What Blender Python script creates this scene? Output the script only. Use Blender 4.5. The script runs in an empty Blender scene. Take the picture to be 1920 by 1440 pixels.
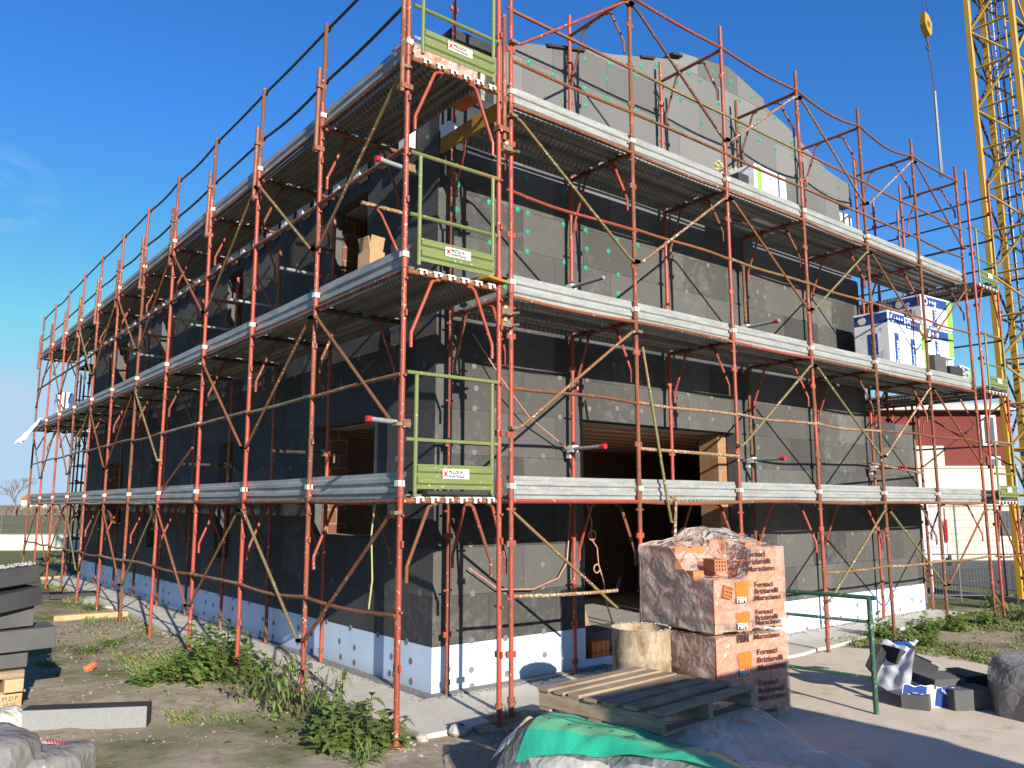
import bpy, bmesh, math, random
from mathutils import Vector, Matrix, noise
R = math.radians
random.seed(7)
sc = bpy.context.scene
col = sc.collection
V = Vector
# ------------------------------------------------------------------ camera, sky, sun, exposure
cam = bpy.data.objects.new('camera', bpy.data.cameras.new('camera'))
col.objects.link(cam)
yaw, pitch = R(38.6238), R(8.558)
fw = V((math.cos(pitch)*math.sin(yaw), math.cos(pitch)*math.cos(yaw), math.sin(pitch)))
rt = V((math.cos(yaw), -math.sin(yaw), 0)); up = rt.cross(fw)
cam.matrix_world = Matrix(((rt.x, up.x, -fw.x, -4.816), (rt.y, up.y, -fw.y, -6.045), (rt.z, up.z, -fw.z, 1.966), (0, 0, 0, 1)))
cam.data.sensor_width = 36; cam.data.lens = 1504.88/1920*36
cam.data.clip_start = .05; cam.data.clip_end = 4000
sc.camera = cam
SUN_AZ = math.atan2(-.215, -.977); SUN_EL = R(20.4)
w = bpy.data.worlds.new('World'); sc.world = w; w.use_nodes = True
nt = w.node_tree; nt.nodes.clear()
sky = nt.nodes.new('ShaderNodeTexSky'); sky.sky_type = 'NISHITA'; sky.sun_disc = False
sky.sun_elevation = SUN_EL; sky.sun_rotation = SUN_AZ; sky.altitude = 0
sky.air_density = 1.0; sky.dust_density = .1; sky.ozone_density = 5.0
bg = nt.nodes.new('ShaderNodeBackground'); bg.inputs[1].default_value = .108
wo = nt.nodes.new('ShaderNodeOutputWorld')
hs = nt.nodes.new('ShaderNodeHueSaturation'); hs.inputs['Hue'].default_value = .509; hs.inputs['Saturation'].default_value = 1.2; hs.inputs['Value'].default_value = 1.0
nt.links.new(sky.outputs[0], hs.inputs['Color']); cap = nt.nodes.new('ShaderNodeMix'); cap.data_type = 'RGBA'; cap.blend_type = 'DARKEN'; cap.inputs[0].default_value = 1.
cap.inputs[7].default_value = (2.35, 3.3, 4.3, 1)
nt.links.new(hs.outputs[0], cap.inputs[6])
tc = nt.nodes.new('ShaderNodeTexCoord'); sp = nt.nodes.new('ShaderNodeSeparateXYZ'); nt.links.new(tc.outputs['Generated'], sp.inputs[0])
cn = nt.nodes.new('ShaderNodeTexNoise'); cn.inputs['Scale'].default_value = 6.; cn.inputs['Detail'].default_value = 7.; cn.inputs['Roughness'].default_value = .6; cn.inputs['Distortion'].default_value = .8
cmap = nt.nodes.new('ShaderNodeMapping'); cmap.inputs['Scale'].default_value = (1, 1, 3.2); nt.links.new(tc.outputs['Generated'], cmap.inputs[0]); nt.links.new(cmap.outputs[0], cn.inputs['Vector'])
dist = nt.nodes.new('ShaderNodeVectorMath'); dist.operation = 'DISTANCE'; cdir = V((.08, .947, .312)).normalized(); dist.inputs[1].default_value = cdir; nt.links.new(tc.outputs['Generated'], dist.inputs[0])
fall = nt.nodes.new('ShaderNodeMapRange'); fall.inputs[1].default_value = .0; fall.inputs[2].default_value = .06; fall.inputs[3].default_value = 1.; fall.inputs[4].default_value = 0.; nt.links.new(dist.outputs['Value'], fall.inputs[0])
cr_ = nt.nodes.new('ShaderNodeMapRange'); cr_.inputs[1].default_value = .42; cr_.inputs[2].default_value = .75; nt.links.new(cn.outputs['Fac'], cr_.inputs[0])
mu = nt.nodes.new('ShaderNodeMath'); mu.operation = 'MULTIPLY'; nt.links.new(fall.outputs[0], mu.inputs[0]); nt.links.new(cr_.outputs[0], mu.inputs[1])
cl = nt.nodes.new('ShaderNodeMix'); cl.data_type = 'RGBA'; cl.inputs[7].default_value = (2.6, 3.6, 4.9, 1); nt.links.new(mu.outputs[0], cl.inputs[0]); nt.links.new(cap.outputs[2], cl.inputs[6]); nt.links.new(cl.outputs[2], bg.inputs[0]); nt.links.new(bg.outputs[0], wo.inputs[0])
sun = bpy.data.objects.new('sun', bpy.data.lights.new('sun', 'SUN')); col.objects.link(sun)
sun.data.energy = 4.6; sun.data.angle = R(.5); sun.data.color = (1, .93, .82)
sd = V((math.sin(SUN_AZ)*math.cos(SUN_EL), math.cos(SUN_AZ)*math.cos(SUN_EL), math.sin(SUN_EL)))
sun.rotation_euler = (-sd).to_track_quat('-Z', 'Y').to_euler()
sc.view_settings.view_transform = 'Standard'; sc.view_settings.look = 'None'
sc.view_settings.exposure = .92; sc.view_settings.gamma = 1
sc.cycles.max_bounces = 6; sc.cycles.transparent_max_bounces = 12
sc.cycles.use_denoising = True

# ------------------------------------------------------------------ materials
class N:
    def __init__(s, name):
        s.m = bpy.data.materials.new(name); s.m.use_nodes = True
        s.t = s.m.node_tree; s.b = s.t.nodes['Principled BSDF']; s.o = s.t.nodes['Material Output']
    def n(s, kind, **kw):
        x = s.t.nodes.new('ShaderNode'+kind)
        for k, v in kw.items():
            if k.startswith('i_'):
                k2 = k[2:]; k2 = int(k2) if k2.isdigit() else k2.replace('_', ' ')
                x.inputs[k2].default_value = v
            else: setattr(x, k, v)
        return x
    def l(s, a, b): s.t.links.new(a, b)
    def coord(s, kind='Object'):
        return s.n('TexCoord').outputs[kind]
    def pos(s): return s.n('NewGeometry').outputs['Position']
    def noise(s, vec, scale, detail=4, rough=.55, dist=0):
        x = s.n('TexNoise', i_Scale=scale, i_Detail=detail, i_Roughness=rough, i_Distortion=dist)
        s.l(vec, x.inputs['Vector']); return x.outputs['Fac']
    def ramp(s, fac, stops):
        x = s.n('ValToRGB'); e = x.color_ramp.elements
        while len(e) < len(stops): e.new(.5)
        for q, (p, c) in zip(e, stops):
            q.position = p; q.color = (c if len(c) == 4 else (*c, 1)) if isinstance(c, tuple) else (c, c, c, 1)
        s.l(fac, x.inputs[0]); return x.outputs[0]
    def mix(s, fac, a, b, mode='MIX'):
        x = s.n('Mix', data_type='RGBA', blend_type=mode)
        for i, v in ((0, fac), (6, a), (7, b)):
            if isinstance(v, bpy.types.NodeSocket): s.l(v, x.inputs[i])
            else: x.inputs[i].default_value = v if not isinstance(v, tuple) or len(v) == 4 else (*v, 1)
        return x.outputs[2]
    def math(s, op, a, b=0., c=None):
        x = s.n('Math', operation=op)
        for i, v in enumerate((a, b, c)):
            if v is None: continue
            if isinstance(v, bpy.types.NodeSocket): s.l(v, x.inputs[i])
            else: x.inputs[i].default_value = v
        return x.outputs[0]
    def bump(s, h, strength=.3, dist=.01):
        x = s.n('Bump', i_Strength=strength, i_Distance=dist); s.l(h, x.inputs['Height']); s.l(x.outputs[0], s.b.inputs['Normal'])
    def color(s, c):
        if isinstance(c, bpy.types.NodeSocket): s.l(c, s.b.inputs['Base Color'])
        else: s.b.inputs['Base Color'].default_value = (*c, 1)
    def set(s, rough=.7, metal=0., spec=.5, **kw):
        s.b.inputs['Roughness'].default_value = rough; s.b.inputs['Metallic'].default_value = metal
        s.b.inputs['Specular IOR Level'].default_value = spec; return s

def simple(name, c, c2=None, scale=6, rough=.7, metal=0, bump=.15, bscale=40, spec=.4, dist=.004):
    k = N(name); p = k.pos()
    c2 = c2 or tuple(x*.72 for x in c)
    f = k.noise(p, scale, 6, .62)
    k.color(k.ramp(f, [(.33, c2), (.66, c)])); k.set(rough, metal, spec)
    if bump: k.bump(k.noise(p, bscale, 5), bump, dist)
    return k.m

def paint(name, base, rust, spots, amount, spotamt=.71):
    k = N(name); p = k.pos()
    info = k.n('ObjectInfo').outputs['Random']
    mp = k.n('Mapping'); mp.inputs['Scale'].default_value = (1, 1, .45); k.l(p, mp.inputs['Vector'])
    f = k.noise(mp.outputs[0], 5, 7, .65); g = k.noise(mp.outputs[0], 34, 5, .7)
    m = k.math('ADD', k.math('MULTIPLY', f, .65), k.math('MULTIPLY', g, .35))
    m = k.math('ADD', m, k.math('MULTIPLY', k.math('SUBTRACT', info, .5), .26))
    a = k.ramp(m, [(amount-.03, 0.), (amount+.04, 1.)])
    b2 = k.mix(k.noise(p, 3), tuple(x*.72 for x in base), tuple(min(1, x*1.15) for x in base))
    r2 = k.mix(g, tuple(x*.6 for x in rust), tuple(x*1.5 for x in rust))
    c = k.mix(a, b2, r2)
    h = k.noise(p, 38, 4, .6); low = k.noise(p, 2.2, 2)
    hh = k.math('ADD', h, k.math('MULTIPLY', low, .25))
    s = k.ramp(hh, [(spotamt+.02, 0.), (spotamt+.05, 1.)])
    c = k.mix(s, c, spots)
    k.color(c); k.set(.55, 0, .4)
    rr = k.ramp(a, [(0, .48), (1, .85)]); k.l(rr, k.b.inputs['Roughness'])
    k.bump(g, .25, .002); return k.m

M = {}
M['red'] = paint('red_scaffold_paint', (.36, .066, .036), (.17, .062, .03), (.62, .5, .42), .535, .765)
M['redrust'] = paint('worn_red_paint', (.29, .062, .034), (.15, .06, .03), (.62, .5, .42), .50, .75)
M['rust'] = paint('rusty_tube', (.24, .085, .036), (.14, .055, .026), (.6, .5, .4), .53, .76)
M['ochre'] = paint('olive_rusty_tube', (.19, .155, .06), (.2, .09, .035), (.66, .6, .5), .52, .73)
M['cemtube'] = paint('cement_splashed_tube', (.3, .17, .08), (.2, .1, .05), (.6, .55, .46), .5, .68)
M['green'] = paint('light_green_paint', (.15, .185, .06), (.22, .13, .05), (.45, .5, .3), .66, .77)
M['darkgreen'] = paint('dark_green_paint', (.03, .09, .055), (.12, .14, .1), (.35, .4, .34), .6, .72)
M['yellow'] = paint('crane_yellow_paint', (.5, .28, .03), (.4, .22, .05), (.5, .4, .2), .66, .79)
M['crdark'] = simple('dark_brown_steel', (.1, .065, .04))
M['clip'] = simple('white_cement_clip', (.72, .71, .66), (.5, .48, .43), 18)
M['coupler'] = simple('rusty_zinc_coupler', (.34, .26, .16), (.16, .09, .05), 30, .5, .5)
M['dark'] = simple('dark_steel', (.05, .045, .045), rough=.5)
M['blacktube'] = simple('blackened_tube', (.07, .05, .045), (.03, .025, .025), rough=.5)

def galv(name, c, c2, metal, rough, dirt=.5):
    k = N(name); p = k.pos()
    mp = k.n('Mapping'); mp.inputs['Scale'].default_value = (1, 1, 5); k.l(p, mp.inputs['Vector'])
    f = k.noise(mp.outputs[0], 2.2, 6, .7); g = k.noise(p, 24, 6, .75)
    cc = k.ramp(f, [(.3, c2), (.55, c), (.75, tuple(min(1, x*1.12) for x in c))])
    cc = k.mix(k.ramp(g, [(.55, 0.), (.72, dirt)]), cc, (.55, .52, .46))
    v = k.n('TexVoronoi', i_Scale=55.); k.l(p, v.inputs['Vector'])
    cc = k.mix(.18, cc, v.outputs['Color'], 'SOFT_LIGHT')
    k.color(cc); k.set(rough, metal, .5); k.bump(g, .1, .002); return k.m
M['galv'] = galv('galvanised_steel', (.31, .315, .3), (.21, .215, .205), .15, .55)
M['galvdark'] = galv('darker_galvanised_steel', (.29, .295, .29), (.18, .185, .185), .15, .5, .35)  # darker copy of galv; shade on the side toe boards is set in its colour

def plank_mat(name, axis):
    # perforated deck: rows of small slots along the plank
    k = N(name); p = k.pos(); sx = k.n('SeparateXYZ'); k.l(p, sx.inputs[0])
    al, ac = (sx.outputs[0], sx.outputs[1]) if axis == 'x' else (sx.outputs[1], sx.outputs[0])
    a = k.math('ABSOLUTE', k.math('SUBTRACT', k.math('FRACT', k.math('MULTIPLY', al, 14.)), .5))
    b = k.math('ABSOLUTE', k.math('SUBTRACT', k.math('FRACT', k.math('MULTIPLY', ac, 9.5)), .5))
    hole = k.math('MULTIPLY', k.math('LESS_THAN', a, .1), k.math('LESS_THAN', b, .26))
    f = k.noise(p, 4, 6, .65)
    c = k.ramp(f, [(.3, (.14, .14, .135)), (.7, (.26, .26, .25))])
    st = k.ramp(k.noise(p, 13, 4), [(.6, 0.), (.7, .6)])
    c = k.mix(st, c, (.2, .09, .05))
    c = k.mix(hole, c, (.5, .5, .48)); k.color(c); k.set(.5, .45, .5); k.bump(hole, .4, .004); return k.m
M['plankx'] = plank_mat('perforated_deck_x', 'x'); M['planky'] = plank_mat('perforated_deck_y', 'y')

def eps_mat(name, wall, dark, light, bleach=None):
    """graphite insulation boards in running bond, beads, rasped patches, per-board tone"""
    k = N(name); p = k.pos(); sx = k.n('SeparateXYZ'); k.l(p, sx.inputs[0])
    u = {'x': sx.outputs[0], 'y': sx.outputs[1]}[wall]; z = sx.outputs[2]
    cmb = k.n('CombineXYZ'); k.l(k.math('ADD', u, .37), cmb.inputs[0]); k.l(k.math('ADD', z, -.01), cmb.inputs[1])
    br = k.n('TexBrick', offset=.5, i_Scale=1., i_Mortar_Size=.0034, i_Mortar_Smooth=.3, i_Bias=0., i_Brick_Width=1., i_Row_Height=.5)
    br.inputs['Color1'].default_value = (0, 0, 0, 1); br.inputs['Color2'].default_value = (1, 1, 1, 1); br.inputs['Mortar'].default_value = (.5, .5, .5, 1)
    k.l(cmb.outputs[0], br.inputs['Vector'])
    bead = k.n('TexVoronoi', i_Scale=170.); k.l(p, bead.inputs['Vector'])
    bd = k.ramp(bead.outputs['Distance'], [(.1, .75), (.55, 1.25)])
    big = k.noise(p, .8, 4, .6); fine = k.noise(p, 9, 6, .7)
    t = k.math('ADD', k.math('MULTIPLY', br.outputs['Color'], .6), k.math('MULTIPLY', big, .4))
    c = k.ramp(t, [(.2, dark), (.5, tuple((a+b)/2 for a, b in zip(dark, light))), (.8, light)])
    rp = k.ramp(k.math('ADD', k.math('MULTIPLY', fine, .6), k.math('MULTIPLY', big, .4)), [(.52, 0.), (.66, .5)])
    c = k.mix(rp, c, tuple(min(1, x*1.7) for x in light))
    if bleach:
        zr = k.n('MapRange', i_1=bleach[0], i_2=bleach[1], i_3=0., i_4=1.); k.l(z, zr.inputs[0])
        c = k.mix(zr.outputs[0], c, k.mix(t, bleach[2], bleach[3]))
    c = k.mix(1., c, bd, 'MULTIPLY')
    c = k.mix(k.ramp(br.outputs['Fac'], [(0, 0.), (1, .75)]), c, (.02, .02, .022))
    k.color(c); k.set(.8, 0, .25)
    k.bump(k.math('SUBTRACT', bead.outputs['Distance'], k.math('MULTIPLY', br.outputs['Fac'], 2.)), .5, .004); return k.m
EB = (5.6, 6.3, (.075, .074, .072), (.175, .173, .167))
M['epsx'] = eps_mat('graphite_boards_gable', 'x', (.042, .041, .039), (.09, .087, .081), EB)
M['epsy'] = eps_mat('graphite_boards_side_shaded', 'y', (.036, .037, .04), (.064, .065, .068))  # side boards darker than the gable's, the wall's deep shade kept in the colour
M['eps'] = simple('graphite_foam', (.105, .104, .103), (.075, .074, .074), 3, .85, 0, .5, 160, .25)
M['epscut'] = simple('cut_graphite_foam', (.27, .27, .268), (.21, .21, .21), 70, .9, 0, .5, 150, .2)
M['epsdark'] = simple('dark_graphite_foam', (.04, .04, .043), (.026, .026, .028), 3, .7, 0, .3, 150, .3)

def xps():
    k = N('pale_blue_foam'); p = k.pos(); sx = k.n('SeparateXYZ'); k.l(p, sx.inputs[0])
    s = k.math('ADD', sx.outputs[0], sx.outputs[1])
    j = k.math('ABSOLUTE', k.math('SUBTRACT', k.math('FRACT', k.math('DIVIDE', s, 1.25)), .5))
    jl = k.math('LESS_THAN', j, .0035)
    c = k.ramp(k.noise(p, 2.5, 5, .6), [(.3, (.47, .6, .76)), (.7, (.54, .67, .82))])
    low = k.n('MapRange', i_1=.2, i_2=0., i_3=0., i_4=.85); k.l(sx.outputs[2], low.inputs[0])
    dm = k.math('MULTIPLY', low.outputs[0], k.noise(p, 14, 5))
    c = k.mix(dm, c, (.4, .38, .34))
    c = k.mix(k.math('MULTIPLY', jl, .5), c, (.2, .28, .4)); k.color(c); k.set(.6, 0, .3); return k.m
M['xps'] = xps()
M['disc'] = simple('grey_plug', (.2, .19, .18), (.15, .145, .14), 30, .8)
M['discl'] = simple('pale_grey_plug', (.16, .157, .15), (.12, .12, .118), 30, .8)
M['plug'] = simple('green_plastic_plug', (.03, .36, .2), (.02, .25, .13), 20, .4, 0, 0)
def terracotta(name, c1, c2, sc_=4.0, mort=(.3, .25, .2)):
    k = N(name); p = k.pos()
    br = k.n('TexBrick', offset=.5, i_Scale=1., i_Mortar_Size=.006, i_Brick_Width=.26, i_Row_Height=.19)
    sx = k.n('SeparateXYZ'); k.l(p, sx.inputs[0]); cm = k.n('CombineXYZ')
    k.l(k.math('ADD', sx.outputs[0], sx.outputs[1]), cm.inputs[0]); k.l(sx.outputs[2], cm.inputs[1]); k.l(cm.outputs[0], br.inputs['Vector'])
    br.inputs['Color1'].default_value = (*c1, 1); br.inputs['Color2'].default_value = (*c2, 1); br.inputs['Mortar'].default_value = (*mort, 1)
    rib = k.n('TexWave', bands_direction='Z', i_Scale=18.); k.l(p, rib.inputs['Vector'])
    c = k.mix(.25, br.outputs['Color'], k.noise(p, 18, 5), 'MULTIPLY'); k.color(c); k.set(.85, 0, .2); k.bump(rib.outputs['Fac'], .3, .004); return k.m
M['block'] = terracotta('terracotta_blocks', (.52, .2, .075), (.42, .15, .055))
M['jamb'] = terracotta('shade_darkened_terracotta', (.2, .085, .042), (.16, .065, .034))  # terracotta darkened so its colour carries the shade inside the openings
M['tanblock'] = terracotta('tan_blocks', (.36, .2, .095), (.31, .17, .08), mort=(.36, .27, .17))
k = N('terracotta_ceiling'); p = k.pos(); wv = k.n('TexWave', bands_direction='Y', i_Scale=.65, i_Distortion=.3); k.l(p, wv.inputs['Vector'])
k.color(k.ramp(wv.outputs['Fac'], [(.3, (.42, .15, .06)), (.6, (.36, .12, .05)), (.75, (.5, .42, .33))])); k.set(.85); M['ceil'] = k.m
M['inner'] = simple('bare_inner_wall', (.2, .12, .08), (.12, .08, .06), 2)
M['slab'] = simple('grey_concrete', (.36, .34, .31), (.27, .255, .235), 5, .85, 0, .3, 60)
M['cream'] = simple('cream_painted_timber', (.62, .6, .55), (.5, .48, .43), 8)

def ground():
    k = N('site_soil'); p = k.pos()
    a = k.noise(p, .55, 6, .6); b = k.noise(p, 7, 7, .72); f = k.noise(p, 60, 4, .7)
    soil = k.ramp(b, [(.28, (.21, .165, .112)), (.5, (.35, .285, .2)), (.72, (.47, .39, .285))])
    st = k.ramp(f, [(.66, 0.), (.72, .75)]); soil = k.mix(st, soil, (.5, .46, .39))
    gr = k.ramp(k.noise(p, 22, 6, .7), [(.3, (.05, .07, .018)), (.6, (.13, .15, .045)), (.75, (.25, .22, .1))])
    far = k.n('VectorMath', operation='LENGTH'); k.l(p, far.inputs[0])
    fr = k.n('MapRange', i_1=9., i_2=22., i_3=0., i_4=.28); k.l(far.outputs['Value'], fr.inputs[0])
    m = k.ramp(k.math('ADD', k.math('ADD', k.math('MULTIPLY', a, .75), k.math('MULTIPLY', b, .25)), fr.outputs[0]), [(.49, 0.), (.6, .9)])
    c = k.mix(m, soil, gr)
    fd = k.n('MapRange', i_1=30., i_2=50., i_3=0., i_4=1.); k.l(far.outputs['Value'], fd.inputs[0])
    mp = k.n('Mapping'); mp.inputs['Scale'].default_value = (.02, .35, 1); k.l(p, mp.inputs['Vector'])
    field = k.ramp(k.noise(mp.outputs[0], 1., 5), [(.35, (.1, .12, .035)), (.5, (.15, .15, .06)), (.62, (.26, .22, .14))])
    c = k.mix(fd.outputs[0], c, field)
    k.color(c); k.set(.95, 0, .15)
    k.bump(k.math('ADD', b, k.math('MULTIPLY', f, .4)), .6, .03); return k.m
M['ground'] = ground()
def concrete(name, c, c2, stain, crumbs):
    k = N(name); p = k.pos()
    a = k.noise(p, 1.1, 6, .62); b = k.noise(p, 9, 7, .7); f = k.noise(p, 75, 4, .65)
    cc = k.ramp(k.math('ADD', k.math('MULTIPLY', a, .6), k.math('MULTIPLY', b, .4)), [(.35, c2), (.6, c)])
    cc = k.mix(k.ramp(k.noise(p, 2.3, 5, .7), [(.55, 0.), (.7, .6)]), cc, stain)
    cc = k.mix(k.ramp(f, [(.62, 0.), (.7, crumbs)]), cc, (.2, .16, .12))
    k.color(cc); k.set(.92, 0, .2); k.bump(k.math('ADD', b, f), .35, .008); return k.m
M['path'] = concrete('poured_concrete', (.58, .54, .47), (.47, .43, .36), (.36, .3, .22), .35)
M['yard'] = concrete('yard_concrete', (.63, .535, .42), (.53, .445, .34), (.36, .24, .15), .3)
M['asphalt'] = concrete('asphalt', (.1, .098, .095), (.07, .07, .07), (.13, .12, .11), .1)
M['gravel'] = simple('grey_gravel', (.32, .31, .3), (.1, .1, .1), 60, .9, 0, 1., 70, .2, .02)
M['grass'] = simple('grass_blade', (.14, .19, .045), (.085, .125, .025), 3, .6, 0, 0)
M['dry'] = simple('dry_grass', (.25, .2, .09), (.16, .12, .05), 3, .8, 0, 0)
def leafm(name, c, c2, tr=.35):
    k = N(name); p = k.pos(); k.color(k.ramp(k.noise(p, 9, 4), [(.35, c2), (.65, c)])); k.set(.5, 0, .4)
    t = k.n('BsdfTranslucent'); t.inputs[0].default_value = (c[0]*1.6, c[1]*1.7, c[2]*1.2, 1)
    mx = k.n('MixShader'); mx.inputs[0].default_value = tr
    k.l(k.b.outputs[0], mx.inputs[1]); k.l(t.outputs[0], mx.inputs[2]); k.l(mx.outputs[0], k.o.inputs[0]); return k.m
M['leaf'] = leafm('weed_leaf', (.2, .29, .065), (.125, .2, .04))
M['leaf2'] = leafm('pale_weed_leaf', (.2, .27, .075), (.12, .17, .045))
M['wilt'] = leafm('wilted_leaf', (.15, .16, .075), (.09, .085, .04), .2)
M['twig'] = simple('bare_twig', (.2, .16, .13), (.13, .1, .08), 3, .9, 0, 0)
M['scrub'] = simple('winter_scrub', (.2, .15, .11), (.13, .1, .07), 1.5, .95, 0, 0)
def wood(name, c, c2, axis=0):
    k = N(name); co = k.coord('Object'); mp = k.n('Mapping')
    s = [14, 14, 14]; s[axis] = 1.2; mp.inputs['Scale'].default_value = s; k.l(co, mp.inputs['Vector'])
    f = k.noise(mp.outputs[0], 2., 6, .65, .6)
    c_ = k.ramp(f, [(.3, c2), (.6, c)]); c_ = k.mix(k.ramp(k.noise(co, 5, 4), [(.5, 0.), (.75, .5)]), c_, tuple(x*.5 for x in c2))
    k.color(c_); k.set(.85, 0, .2); k.bump(f, .4, .004); return k.m
M['wood'] = wood('fresh_pallet_wood', (.52, .36, .19), (.38, .24, .12))
M['woodgrey'] = wood('weathered_pallet_wood', (.36, .265, .175), (.2, .14, .09), 0)
M['woodgreyy'] = wood('weathered_stringer_wood', (.4, .3, .195), (.23, .165, .105), 1)
M['timber'] = wood('formwork_timber', (.3, .21, .13), (.17, .11, .07), 2)
def plastic(name, c, alpha, rough=.25, bump=.5, white=.5):
    k = N(name); p = k.pos()
    f = k.noise(p, 7, 6, .65, 1.2); st = k.noise(p, 3, 4, .5, 2.5)
    k.color(k.mix(k.ramp(f, [(.4, 0.), (.7, white)]), c, tuple(min(1, x*1.25+.06) for x in c))); k.set(rough, 0, .6)
    al = k.ramp(st, [(.35, max(0, alpha-.15)), (.65, min(1, alpha+.15))]); k.l(al, k.b.inputs['Alpha'])
    w1 = k.n('VectorMath', operation='ADD'); nn = k.n('TexNoise', i_Scale=2.5, i_Detail=2.); k.l(p, nn.inputs['Vector']); k.l(p, w1.inputs[0]); sc_ = k.n('VectorMath', operation='SCALE'); sc_.inputs['Scale'].default_value = .25; k.l(nn.outputs['Color'], sc_.inputs[0]); k.l(sc_.outputs[0], w1.inputs[1])
    va = k.n('TexVoronoi', i_Scale=5.5); vb = k.n('TexVoronoi', i_Scale=15.); k.l(w1.outputs[0], va.inputs['Vector']); k.l(w1.outputs[0], vb.inputs['Vector'])
    hgt = k.math('ADD', k.math('MULTIPLY', va.outputs['Distance'], 1.), k.math('MULTIPLY', vb.outputs['Distance'], .35))
    ve = k.n('TexVoronoi', feature='DISTANCE_TO_EDGE', i_Scale=4.2); k.l(w1.outputs[0], ve.inputs['Vector']); ve2 = k.n('TexVoronoi', feature='DISTANCE_TO_EDGE', i_Scale=10.); k.l(w1.outputs[0], ve2.inputs['Vector'])
    cre = k.math('ADD', k.ramp(ve.outputs['Distance'], [(0., 1.), (.12, 0.)]), k.math('MULTIPLY', k.ramp(ve2.outputs['Distance'], [(0., 1.), (.16, 0.)]), .45))
    hgt = k.math('ADD', hgt, k.math('MULTIPLY', cre, .35))
    k.bump(k.math('ADD', hgt, k.math('MULTIPLY', st, .4)), bump, .06); return k.m
M['wrap'] = plastic('pinkish_shrink_wrap', (.66, .43, .34), .42)
M['wrapdull'] = plastic('shaded_face_shrink_wrap', (.68, .53, .45), .55, .26, .22)  # duller copy of wrap, the left face's shade put into its colour
M['wrapclear'] = plastic('clear_crumpled_wrap', (.62, .58, .53), .42, .18, 1.)
M['film'] = plastic('clear_film', (.62, .6, .56), .3, .18, .3)
M['bagtrans'] = plastic('cloudy_bag_film', (.56, .53, .48), .85, .22, .35)
M['bag'] = plastic('grey_plastic_sack', (.21, .2, .185), 1., .26, .26, .15)
M['white'] = simple('white_plastic', (.76, .76, .76), (.66, .66, .67), 5, .4, 0, .2, 15)
M['packwhite'] = simple('white_pack_film', (.8, .8, .82), (.7, .71, .74), 7, .3, 0, .35, 12, .5, .012)
M['blue'] = simple('navy_print', (.025, .065, .28), (.02, .05, .22), 9, .35, 0, .2, 14)
M['lime'] = simple('lime_print', (.26, .5, .06), (.22, .44, .05), 9, .35, 0, .2, 14)
M['ink'] = simple('dark_ink', (.03, .022, .02), rough=.6, bump=0)
M['brownink'] = simple('brown_ink', (.075, .025, .02), rough=.5, bump=0)
M['orange'] = simple('orange_print', (.78, .17, .03), (.65, .13, .02), 9, .4, 0, 0)
M['palewhite'] = simple('pale_print', (.75, .72, .66), rough=.5, bump=0)
M['redplastic'] = simple('red_cap_plastic', (.62, .02, .03), (.5, .015, .02), 9, .35, 0, 0)
M['cardboard'] = simple('brown_cardboard', (.42, .27, .14), (.36, .22, .11), 8)
M['membrane'] = simple('green_membrane', (.04, .5, .29), (.03, .4, .23), 3, .3, 0, .35, 7, .5, .03)
M['membrane2'] = simple('pale_green_strip', (.16, .48, .25), (.1, .38, .2), 3, .3, 0, .35, 7, .5, .03)
k = N('cement_stained_drum'); p = k.pos(); mp = k.n('Mapping'); mp.inputs['Scale'].default_value = (3.2, 3.2, 1.6); k.l(p, mp.inputs['Vector'])
f = k.noise(mp.outputs[0], 1.6, 7, .7); g = k.noise(p, 11, 6, .7)
c = k.ramp(f, [(.3, (.1, .065, .035)), (.45, (.27, .19, .11)), (.58, (.4, .32, .22)), (.7, (.26, .1, .03))])
k.color(k.mix(k.ramp(g, [(.55, 0.), (.72, .7)]), c, (.5, .46, .38))); k.set(.85, 0, .2); k.bump(f, .4, .01); M['drum'] = k.m
M['redwall'] = simple('red_render', (.15, .03, .022), (.125, .025, .019), 1.2, .9, 0, .2, 60)
M['creamwall'] = simple('cream_render', (.58, .54, .44), (.52, .48, .39), 1.2, .9, 0, .2, 60)
M['glass'] = simple('window_glass', (.12, .14, .15), (.06, .07, .08), 1, .08, 0, 0)
M['shutter'] = simple('pale_grey_frame', (.6, .62, .62), (.5, .52, .52), 4)
M['vanwhite'] = simple('white_van_paint', (.74, .75, .77), (.7, .71, .73), 1, .25, 0, 0)
M['lamp'] = simple('red_lamp', (.5, .01, .015), (.3, .005, .01), 20, .2, 0, 0)
M['rubber'] = simple('black_rubber', (.02, .02, .02), rough=.7)
M['wire'] = simple('fence_wire', (.13, .14, .13), rough=.6, bump=0)
M['cable'] = simple('pinkish_cable', (.5, .25, .18), rough=.5, bump=0)
M['rubble'] = simple('white_rubble', (.42, .4, .36), (.26, .24, .2), 12, .9, 0, .7, 30, .2, .02)
M['steel'] = simple('grey_lifting_steel', (.22, .22, .23), (.15, .15, .16), 20, .45, .5)
M['yellowpaint'] = simple('yellow_panel', (.4, .2, .015), (.3, .15, .015), 6)

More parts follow.
